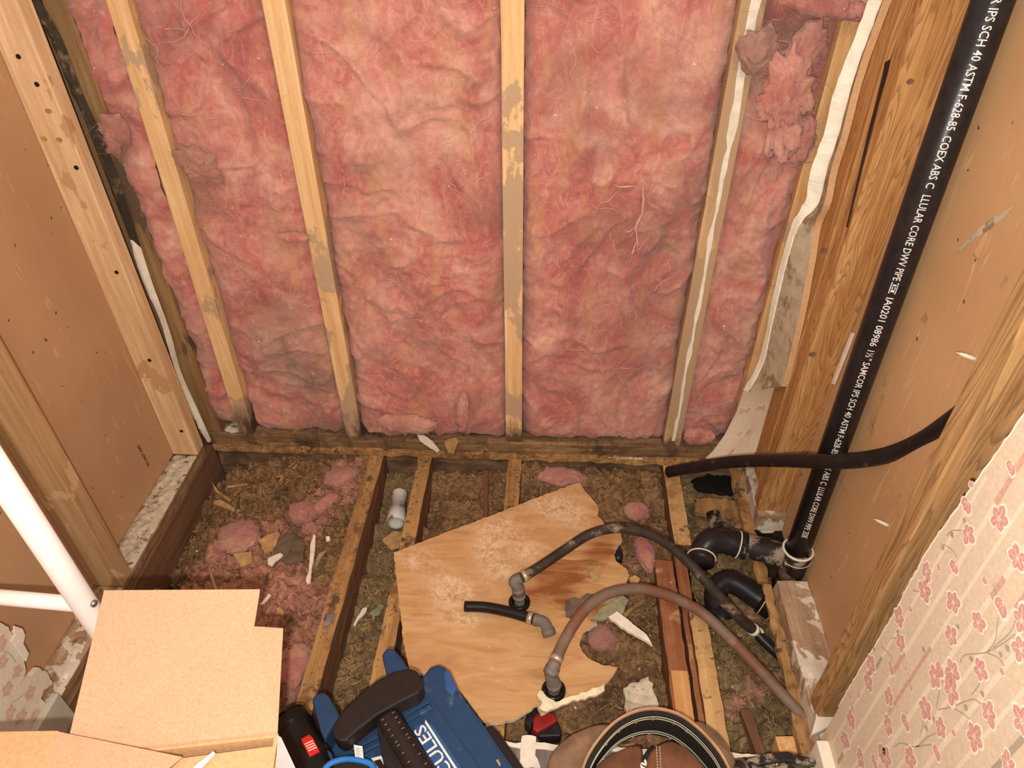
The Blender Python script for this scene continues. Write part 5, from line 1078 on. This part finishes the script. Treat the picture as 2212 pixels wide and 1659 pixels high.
# ------------------------------------------------------------------ cardboard box
cbx = thing('cardboard_box', (-.31, -1.05, .004), 'open brown cardboard box with notched flap at the lower left', 'box')
th = .004
fl_ = [(-0.4370,-0.8313,0.5600),(-0.2517,-0.8212,0.5600),(-0.2545,-0.8534,0.5330),(-0.2178,-0.8566,0.5370),(-0.2006,-0.9577,0.5000),(-0.4191,-0.9939,0.5000)]
m = MB(); m.prism(fl_, (0, .0015, .003), .0008); m.make('back_flap', M['card'], cbx)
c0, c1 = Vector(fl_[5]), Vector(fl_[4]); ex = (c1-c0).normalized(); ey = Vector((ex.y, -ex.x, 0))
def bx(u0, u1, v0, v1, z0, z1):
    L_ = (c1-c0).length
    def q(u, v, z): r = c0+ex*u+ey*v; return (r.x, r.y, z)
    return [q(u0, v1, z0), q(u1, v1, z0), q(u1, v0, z0), q(u0, v0, z0), q(u0, v1, z1), q(u1, v1, z1), q(u1, v0, z1), q(u0, v0, z1)]
WB = (c1-c0).length
for nm, a, mt in (('back_wall', (0, WB, -.001, .003, .004, .4985), 'card_in'), ('right_wall', (WB-.004, WB, .003, .2, .004, .498), 'card_in'), ('left_wall', (0, .004, .003, .2, .004, .498), 'card_in'),
                  ('front_wall', (0, WB, .2, .204, .004, .498), 'card_in'), ('bottom', (.004, WB-.004, .003, .2, .004, .008), 'card_in')):
    m = MB(); m.hexa(bx(*a), 0); m.make(nm, M[mt], cbx)
m = MB(); m.prism([(-0.2002,-0.9597,0.4990),(-0.1956,-0.9614,0.4990),(-0.1638,-1.0006,0.4990),(-0.1850,-1.0091,0.5060)], (0, 0, .002), .0004); o = m.make('right_flap', M['card_print'], cbx); o['label'] = 'greyish printed flap'
lf = [(-0.4279,-0.9770,0.5200),(-0.2838,-0.9959,0.5200),(-0.3042,-1.0208,0.5200),(-0.4141,-1.0308,0.5200)]
m = MB(); m.prism(lf, (0, 0, .003), .0006); o = m.make('side_flap', M['card'], cbx)
m = MB(); m.prism([(-0.5649,-0.9758,0.5000),(-0.4280,-0.9755,0.5180),(-0.4132,-1.0321,0.5180),(-0.5264,-1.0307,0.5000)], (0, 0, .003), .0006); m.make('side_flap', M['card_in'], cbx)
m = MB(); m.prism([(-0.2977,-0.9849,0.4900),(-0.2001,-0.9664,0.4900),(-0.1692,-1.0018,0.4900),(-0.3175,-1.0138,0.4900)], (0, 0, .003), .0006); m.make('inner_flap', M['card_in'], cbx)
m = MB(); m.prism([(-0.2733,-1.0012,0.5100),(-0.2584,-0.9841,0.5100),(-0.2558,-0.9859,0.5100),(-0.2657,-1.0031,0.5100)], (0, 0, .002), .0003); tag(m.make('paper_strip', M['scrap_w']), 'white paper strip lying on the cardboard box', 'paper')

# ------------------------------------------------------------------ blue tool case and the tool on it
tc = thing('tool_case', (-.13, -.78, .004), 'blue plastic tool case with black crossbar handle', 'tool case')
def pr(z, pts, h, mat, name, parent, bev=.004, smooth=False):
    m = MB(); m.prism(pts, (0, 0, -h), bev); return m.make(name, mat, parent)
ZB = .10
pr(ZB, [(-0.1287,-0.6734,0.1000),(-0.1139,-0.6468,0.1000),(-0.0983,-0.6408,0.1000),(-0.0861,-0.6455,0.1000),(-0.0805,-0.6504,0.1000),(-0.0633,-0.6787,0.1000),(-0.0437,-0.7041,0.1000),(-0.0139,-0.7376,0.1000),(0.0132,-0.7711,0.1000),(0.0516,-0.8192,0.1000),(0.0818,-0.8632,0.1000),(-0.2417,-0.8796,0.1000),(-0.3039,-0.8146,0.1000),(-0.2786,-0.7691,0.1000)], .094, M['blue'], 'case_shell', tc, .007)
pr(0, [(-0.0882,-0.6537,0.1020),(-0.0786,-0.6515,0.1020),(-0.0603,-0.6830,0.1020),(-0.0661,-0.7014,0.1020),(-0.0804,-0.6889,0.1020)], .010, M['blue_l'], 'latch', tc, .004)
pr(0, [(-0.1270,-0.6794,0.1080),(-0.0936,-0.7172,0.1080),(0.0096,-0.8369,0.1080),(0.0331,-0.8687,0.1080),(-0.2395,-0.8826,0.1080),(-0.2982,-0.8284,0.1080),(-0.2647,-0.7872,0.1080)], .02, M['blue'], 'lid_rib', tc, .003)
for q in ([(-0.1462,-0.7355,0.1140),(-0.1067,-0.7097,0.1140),(-0.1009,-0.7174,0.1140),(-0.1400,-0.7445,0.1140)], [(-0.1415,-0.7446,0.1140),(-0.1004,-0.7206,0.1140),(-0.0962,-0.7283,0.1140),(-0.1354,-0.7535,0.1140)], [(-0.2199,-0.7965,0.1140),(-0.1821,-0.7725,0.1140),(-0.1761,-0.7796,0.1140),(-0.2130,-0.8033,0.1140)], [(-0.2124,-0.8062,0.1140),(-0.1752,-0.7840,0.1140),(-0.1696,-0.7896,0.1140),(-0.2063,-0.8130,0.1140)]): pr(0, q, .008, M['blue'], 'rib', tc, .002)
pr(0, [(-0.0113,-0.7305,0.0600),(0.0009,-0.7252,0.0600),(0.0143,-0.7355,0.0600),(0.0811,-0.8207,0.0600),(0.0522,-0.8360,0.0600)], .056, M['black_pl'], 'base_rail', tc, .004)
# posts and the black handle bar
for q, w_ in (([(-0.1906,-0.6582,0.1550),(-0.1847,-0.6475,0.1550),(-0.1738,-0.6452,0.1550),(-0.1643,-0.6535,0.1550),(-0.1364,-0.6860,0.1550),(-0.1598,-0.7036,0.1550),(-0.1731,-0.6993,0.1550)], 1), ([(-0.2897,-0.7417,0.1550),(-0.2832,-0.7320,0.1550),(-0.2714,-0.7299,0.1550),(-0.2622,-0.7357,0.1550),(-0.2353,-0.7673,0.1550),(-0.2508,-0.8082,0.1550),(-0.2627,-0.7908,0.1550)], 2)):
    pr(0, q, .10, M['blue'], 'handle_post', tc, .006)
pr(0, [(-0.2345,-0.8059,0.1850),(-0.2335,-0.7930,0.1850),(-0.2241,-0.7722,0.1850),(-0.2055,-0.7472,0.1850),(-0.1811,-0.7211,0.1850),(-0.1575,-0.7056,0.1850),(-0.1328,-0.6988,0.1850),(-0.1200,-0.7022,0.1850),(-0.1087,-0.7160,0.1850),(-0.1051,-0.7299,0.1850),(-0.1108,-0.7410,0.1850),(-0.1337,-0.7543,0.1850),(-0.1692,-0.7790,0.1850),(-0.1960,-0.8054,0.1850),(-0.2082,-0.8199,0.1850),(-0.2163,-0.8217,0.1850),(-0.2261,-0.8167,0.1850)], .035, M['black_pl'], 'handle_bar', tc, .008)
pr(0, [(-0.1703,-0.7874,0.1800),(-0.1666,-0.7771,0.1800),(-0.1539,-0.7676,0.1800),(-0.1414,-0.7714,0.1800),(-0.1015,-0.8205,0.1800),(-0.0589,-0.8761,0.1800),(-0.1168,-0.8914,0.1800),(-0.1494,-0.8418,0.1800)], .05, M['black_pl'], 'grip_mount', tc, .008)
Gp = [(-0.1496,-0.7880,0.1950),(-0.1312,-0.8104,0.1950),(-0.1075,-0.8384,0.1950),(-0.0743,-0.8766,0.1950)]
m = MB(); Sp = spline(Gp, 6); m.tube([Vector(Sp[0])+(Vector(Sp[0])-Vector(Sp[1]))*.6]+Sp, [.010]+[.0175]*len(Sp), 24); gp_ = m.make('grip', M['black_pl'], tc, True)
gd = MB()
for k in range(2, 16):
    c = Vector(Sp[k % len(Sp)])
for k in range(9):
    t = (k+1)/10; i = min(len(Sp)-2, int(t*(len(Sp)-1))); c = Vector(Sp[i]); d = (Vector(Sp[i+1])-c).normalized(); s = d.cross(Vector((0, 0, 1))).normalized(); up = s.cross(d)
    for sg in (-.45, .5):
        an = sg; gd.hexa([c+s*(.0176*math.sin(an))+up*(.0176*math.cos(an))+d*(.0006*a)+s*(.003*b)+up*(.0006*e-.0002) for e in (0, 1) for a, b in ((-1, -1), (1, -1), (1, 1), (-1, 1))], 0)
gd.make('grip_ridges', M['grey_pl'], gp_)
# label with lettering
lp_ = pr(0, [(-0.1213,-0.7583,0.1095),(-0.1042,-0.7498,0.1095),(-0.0929,-0.7538,0.1095),(-0.0660,-0.7852,0.1095),(-0.0316,-0.8274,0.1095),(-0.0023,-0.8646,0.1095),(-0.0583,-0.8674,0.1095)], .001, M['blue_l'], 'label_plate', tc, .0004)
la, lb = Vector([(-0.0126,-0.8734,0.1110)][0]), Vector([(-0.1101,-0.7554,0.1110)][0])
V, F = text_vf('HERCULES', .03, .0003); wd = max(v.x for v in V); hg = max(v.y for v in V); L_ = (lb-la).length
V = [Vector((v.x*L_/wd, v.y*.019/hg, 0)) for v in V]
V2, F2 = lay(V, F, la+Vector((.002, .002, 0)), lb-la, Vector((-1, -1, 0)))
m = MB(); m.add(V2, F2)
ex = (lb-la).normalized(); ey = Vector((-1, -1, 0)); ey = (ey-ex*ey.dot(ex)).normalized()
q0, q1 = la-ey*.0095, lb-ey*.0095+ex*.004
m.add([q0, q1, q1-ex*.004+ey*.0035, q0+ey*.0035], [(0, 1, 2, 3)])
o = m.make('lettering', M['label'], lp_); o['label'] = 'white lettering and underline'
m = MB(); m.prism([(0.0148,-0.8018,0.1040),(0.0183,-0.8002,0.1040),(0.0233,-0.8084,0.1040),(0.0213,-0.8113,0.1040)], (0, 0, .001), .0003); m.make('rivet', M['scrap_t'], tc)
m = MB()
m.prism([(-0.1813,-0.8137,0.1120),(-0.1661,-0.8087,0.1120),(-0.1450,-0.8341,0.1120),(-0.1592,-0.8430,0.1120)], (0, 0, .004), .001, 0); m.prism([(-0.1753,-0.8182,0.1165),(-0.1657,-0.8149,0.1165),(-0.1504,-0.8336,0.1165),(-0.1582,-0.8381,0.1165)], (0, 0, .001), .0004, 1)
m.make('latch_window', [M['label'], M['black_pl']], tc)
# cordless tool lying on the case
pt = thing('power_tool', [(-0.2900,-0.8040,0.1100)][0], 'black handheld power tool with red slide switch on the blue case', 'tool')
Tp = [(-0.3209,-0.7675,0.1300),(-0.3070,-0.7833,0.1300),(-0.2909,-0.8001,0.1300),(-0.2725,-0.8206,0.1300),(-0.2515,-0.8443,0.1300),(-0.2229,-0.8773,0.1300)]
m = MB(); Sp = spline(Tp, 6); d0 = (Vector(Sp[0])-Vector(Sp[1])).normalized()
m.tube([Vector(Sp[0])+d0*.010, Vector(Sp[0])+d0*.006]+Sp, [.016, .025]+[.0285+.001*math.sin(i*.4) for i in range(len(Sp))], 28); mb_ = m.make('motor_body', M['gloss'], pt, True)
fr = frames([Vector(p) for p in Sp])
m = MB()
for k in range(7):
    c = Vector(Sp[0])+d0*(.006-.0045*k); t_, u_, v_ = fr[0]; rr = .0262+.0005*k; m.tube([c+u_*(rr*math.cos(a))+v_*(rr*math.sin(a)) for a in [i*2*PI/24 for i in range(24)]], .0013, 6, closed=True)
m.make('vent_ribs', M['gloss'], mb_, True)
m = MB(); m.prism([(-0.2849,-0.8108,0.1630),(-0.2740,-0.8031,0.1630),(-0.2667,-0.8084,0.1630),(-0.2515,-0.8272,0.1630),(-0.2647,-0.8361,0.1630),(-0.2801,-0.8176,0.1630)], (0, 0, -.008), .001, 0)
for k in range(4):
    a, b = Vector([(-0.2811,-0.8136,0.1634)][0]), Vector([(-0.2698,-0.8074,0.1634)][0]); s = (Vector([(-0.2640,-0.8335,0.1634)][0])-a); f0 = .22+.16*k
    m.add([a+s*f0, b+s*f0, b+s*(f0+.08), a+s*(f0+.08)], [(0, 1, 2, 3)], 1)
m.make('slide_switch', [M['red'], M['redstripe']], mb_)
pr(0, [(-0.2716,-0.8307,0.1500),(-0.2500,-0.8143,0.1500),(-0.2364,-0.8220,0.1500),(-0.2294,-0.8327,0.1500),(-0.2139,-0.8719,0.1500),(-0.2381,-0.8859,0.1500)], .05, M['blue'], 'tool_collar', pt, .005)
m = MB(); m.tube(spline([(-0.2397,-0.8503,0.1550),(-0.2309,-0.8404,0.1550),(-0.2118,-0.8340,0.1550),(-0.1903,-0.8343,0.1550),(-0.1716,-0.8388,0.1550),(-0.1640,-0.8478,0.1550),(-0.1578,-0.8646,0.1550)], 8), .0045, 12); tag(m.make('wrist_cord', M['cord'], None, True), 'bright blue cord loop on the blue tool case', 'cord')
m = MB(); m.prism([(-0.2379,-0.8494,0.1500),(-0.2407,-0.8388,0.1500),(-0.2318,-0.8287,0.1500),(-0.2044,-0.8232,0.1500),(-0.1801,-0.8289,0.1500),(-0.1671,-0.8431,0.1500),(-0.1589,-0.8691,0.1500),(-0.2346,-0.8729,0.1500)], (0, 0, -.035), .006); tag(m.make('pouch', M['lining']), 'small black pouch under the blue cord loop', 'pouch')
m = MB(); m.hexa([Vector(q)+Vector(o) for o in ((0, 0, 0), (0, 0, .0006)) for q in [(-0.2025,-0.8135,0.1580),(-0.1885,-0.8149,0.1580),(-0.1819,-0.8352,0.1580),(-0.1948,-0.8345,0.1580)]], 0, mi=0)
for k in range(6):
    a = Vector([(-0.1938,-0.8321,0.1588)][0]); b = Vector([(-0.1986,-0.8172,0.1588)][0]); c = Vector([(-0.1901,-0.8167,0.1588)][0]); f0 = .08+.15*k
    q = a+(b-a)*f0; w_ = (c-b)*(.9 if k % 2 else .6); m.add([q, q+w_, q+w_+(b-a)*.04, q+(b-a)*.04], [(0, 1, 2, 3)], 1)
tag(m.make('care_label', [M['label'], M['grey_pl']]), 'small white fabric label beside the black grip', 'label')

# ------------------------------------------------------------------ leather tool belt
tb = thing('tool_belt', (.27, -.78, .004), 'brown leather tool belt with black stitched lining on the grey floor', 'tool belt')
ZT, ZL = .088, .008
arc = [(0.1503,-0.8285,0.0880),(0.1584,-0.7933,0.0880),(0.1773,-0.7603,0.0880),(0.2054,-0.7286,0.0880),(0.2335,-0.7099,0.0880),(0.2614,-0.7006,0.0880),(0.2887,-0.6993,0.0880),(0.3172,-0.7074,0.0880),(0.3429,-0.7263,0.0880),(0.3640,-0.7510,0.0880),(0.3777,-0.7751,0.0880),(0.3905,-0.8163,0.0880)]
Sp = [Vector(p) for p in spline(arc, 8)]
def wall_strip(S, off0, off1, z0, z1, mat, name, parent, z0s=None):
    V = []; F = []; c = Vector((.27, -.85, 0))
    for i, p in enumerate(S):
        t = (S[min(i+1, len(S)-1)]-S[max(i-1, 0)]); t.z = 0; t.normalize(); nrm = Vector((-t.y, t.x, 0))
        if nrm.dot(p-c) < 0: nrm = -nrm
        a, b = p+nrm*off0, p+nrm*off1
        V += [(a.x, a.y, z0), (a.x, a.y, z1), (b.x, b.y, z1), (b.x, b.y, z0)]
    for i in range(len(S)-1):
        k = i*4
        for q in range(4): F.append((k+q, k+(q+1) % 4, k+4+(q+1) % 4, k+4+q))
    F += [(0, 3, 2, 1), tuple(len(V)-4+q for q in range(4))]
    return obj(name, V, F, mat, parent, False)
wall_strip(Sp, .0005, .0045, ZL, ZT, M['leather_t'], 'strap', tb)
lin_ = wall_strip(Sp, -.007, .0005, ZL+.004, ZT-.004, M['lining'], 'lining', tb)
dense = [Vector(p) for p in spline(arc, 22)]
for zz_ in (ZT-.010, ZT-.017, ZL+.012, ZL+.019):
    m = MB()
    for i in range(2, len(dense)-3, 2):
        p = dense[i]; t = dense[i+1]-dense[i-1]; t.z = 0; t.normalize(); nrm = Vector((-t.y, t.x, 0))
        if nrm.dot(p-Vector((.27, -.85, 0))) < 0: nrm = -nrm
        q = p-nrm*.0075; q.z = zz_; m.tube([q-t*.0022, q+t*.0022], .0007, 6)
    m.make('stitching', M['thread'], lin_)
for i in (52, 70, 95, 120, 150, 168):
    if i >= len(dense)-1: continue
    for zz_ in (ZT-.016, ZL+.010):
        p = dense[i]; t = (dense[i+1]-dense[i-1]).normalized(); nrm = Vector((-t.y, t.x, 0))
        if nrm.dot(p-Vector((.27, -.85, 0))) < 0: nrm = -nrm
        q = p-nrm*.0075; q.z = zz_; m = MB(); m.tube([q, q-nrm*.002, q-nrm*.0026], [.003, .003, .0015], 12); m.make('rivet', M['clamp'], lin_)
# pouches: soft bulging leather shapes
def pouch(outline, z0, z1, mat, name, parent, bulge=.008, seed=0):
    P = [Vector(p) for p in outline]; c = sum(P, Vector())/len(P); V = []; F = []; n = len(P); K = 7
    for j in range(K+1):
        t = j/K; s = 1+bulge/.06*math.sin(PI*t)*.6-(.10 if j == K else 0)
        z = z1+(z0-z1)*(1-t)
        for p in P:
            d = p-c; q = c+d*s; V.append((q.x, q.y, z0+(z1-z0)*t+.003*N.noise(q*40+Vector((seed, 0, t)))))
    for j in range(K):
        for i in range(n): F.append((j*n+i, j*n+(i+1) % n, (j+1)*n+(i+1) % n, (j+1)*n+i))
    F.append(tuple(range(n))[::-1]); F.append(tuple(range(K*n, K*n+n)))
    return obj(name, V, F, mat, parent, True)
def sm(L): 
    P = [Vector(p) for p in L]; P2 = spline(P+[P[0]], 5); return P2[:-1]
pouch(sm([(0.1030,-0.8236,0.0700),(0.0981,-0.7885,0.0700),(0.1069,-0.7646,0.0700),(0.1298,-0.7422,0.0700),(0.1579,-0.7269,0.0700),(0.1847,-0.7177,0.0700),(0.2018,-0.7200,0.0700),(0.1789,-0.7489,0.0700),(0.1596,-0.7854,0.0700),(0.1557,-0.8209,0.0700)]), .008, .07, M['leather'], 'outer_pouch', tb, .006, 1)
pouch(sm([(0.3845,-0.8053,0.0600),(0.3819,-0.7699,0.0600),(0.3688,-0.7394,0.0600),(0.3509,-0.7156,0.0600),(0.3420,-0.7019,0.0600),(0.3595,-0.6994,0.0600),(0.3816,-0.7172,0.0600),(0.3986,-0.7432,0.0600),(0.4059,-0.7687,0.0600),(0.4036,-0.8044,0.0600)]), .008, .06, M['leather'], 'side_pouch', tb, .006, 2)
pouch(sm([(0.1575,-0.8306,0.0600),(0.1658,-0.7953,0.0600),(0.1862,-0.7725,0.0600),(0.2177,-0.7530,0.0600),(0.2520,-0.7437,0.0600),(0.2523,-0.7765,0.0600),(0.2480,-0.8260,0.0600)]), .008, .055, M['leather_r'], 'inner_pouch', tb, .004, 3)
pouch(sm([(0.2570,-0.8428,0.0700),(0.2543,-0.8090,0.0700),(0.2605,-0.7731,0.0700),(0.2734,-0.7487,0.0700),(0.3023,-0.7352,0.0700),(0.3242,-0.7432,0.0700),(0.3453,-0.7645,0.0700),(0.3619,-0.7910,0.0700),(0.3686,-0.8372,0.0700)]), .008, .060, M['leather_r'], 'tool_holder', tb, .004, 4)
m = MB()
for dx in (0, 9):
    for k in range(12):
        a = Vector([(0.2773,-0.7484,0.0630)][0]); b = Vector([(0.2745,-0.8051,0.0630)][0]); p = a.lerp(b, k/12)+Vector((dx*.0006, 0, 0)); q = a.lerp(b, (k+.6)/12)+Vector((dx*.0006, 0, 0)); m.tube([p, q], .0007, 6)
m.make('seam_stitching', M['thread'], tb)
pouch(sm([(0.2512,-0.8010,0.0500),(0.2506,-0.7722,0.0500),(0.2635,-0.7477,0.0500),(0.2747,-0.7426,0.0500),(0.2659,-0.7715,0.0500),(0.2616,-0.8005,0.0500)]), .008, .05, M['lining'], 'black_patch', tb, .002, 5)
V, F = text_vf('ay', .022, .0008)
V2, F2 = lay(V, F, [(0.2507,-0.7864,0.0525)][0], Vector((.75, .66, 0)), Vector((-.6, .75, 0)))
o = obj('brand_mark', V2, F2, M['label'], tb); o['label'] = 'white script lettering on black patch'

# ------------------------------------------------------------------ circular saw at the lower right
cs = thing('circular_saw', (.47, -.79, .004), 'dusty black power saw on the grey floor beside the right baseboard', 'power tool')
m = MB(); m.tube([(0.4129,-0.7779,0.0450),(0.4556,-0.7700,0.0450)], .022, 28); m.tube([(0.4222,-0.7760,0.0450),(0.4269,-0.7751,0.0450)], .0225, 28, mi=1); m.make('motor', [M['steel'], M['black_pl']], cs, True)
pr(0, [(0.4182,-0.7674,0.0750),(0.4485,-0.7571,0.0750),(0.4870,-0.7507,0.0750),(0.5330,-0.7616,0.0750),(0.5276,-0.7705,0.0750),(0.4831,-0.7670,0.0750),(0.4373,-0.7751,0.0750)], .012, M['abs_dusty'], 'shoe_plate', cs, .003)
pr(0, [(0.4481,-0.7637,0.0700),(0.4644,-0.7570,0.0700),(0.4869,-0.7559,0.0700),(0.4994,-0.7654,0.0700),(0.4892,-0.8176,0.0700),(0.4258,-0.8209,0.0700)], .062, M['abs_dusty'], 'housing', cs, .006)
pr(0, [(0.4961,-0.7621,0.0620),(0.5250,-0.7650,0.0620),(0.5158,-0.7995,0.0620),(0.4895,-0.8008,0.0620)], .05, M['steel'], 'blade_guard', cs, .004)
m = MB(); m.tube(spline([(0.4079,-0.7751,0.0750),(0.4007,-0.7897,0.0750),(0.4011,-0.8105,0.0750)], 6), .008, 12); m.make('handle', M['abs_dusty'], cs, True)
V, F = text_vf('19', .010, .0003); V2, F2 = lay(V, F, [(0.4592,-0.7723,0.0712)][0], Vector((1, .02, 0)), Vector((0, 1, 0))); obj('scale_mark', V2, F2, M['ink'], cs)
# red and black tool half under the panel
rt = thing('cordless_tool', [(0.0953,-0.6659,-0.0600)][0], 'red and black tool half hidden under the broken panel', 'tool')
pr(0, [(0.0698,-0.6898,-0.0200),(0.0709,-0.6711,-0.0200),(0.0774,-0.6621,-0.0200),(0.0909,-0.6563,-0.0200),(0.1114,-0.6587,-0.0200),(0.1149,-0.6723,-0.0200),(0.0999,-0.6832,-0.0200),(0.0784,-0.6960,-0.0200)], .03, M['red_d'], 'tool_body', rt, .004)
pr(0, [(0.0784,-0.6939,-0.0280),(0.1151,-0.6684,-0.0280),(0.1236,-0.6883,-0.0280),(0.1203,-0.6968,-0.0280),(0.0828,-0.7004,-0.0280)], .03, M['abs'], 'battery', rt, .003)
pr(0, [(0.0542,-0.6778,-0.0220),(0.0601,-0.6559,-0.0220),(0.0665,-0.6424,-0.0220),(0.0786,-0.6418,-0.0220),(0.0792,-0.6636,-0.0220),(0.0694,-0.6770,-0.0220),(0.0682,-0.6906,-0.0220)], .03, M['abs'], 'jaw', rt, .003)
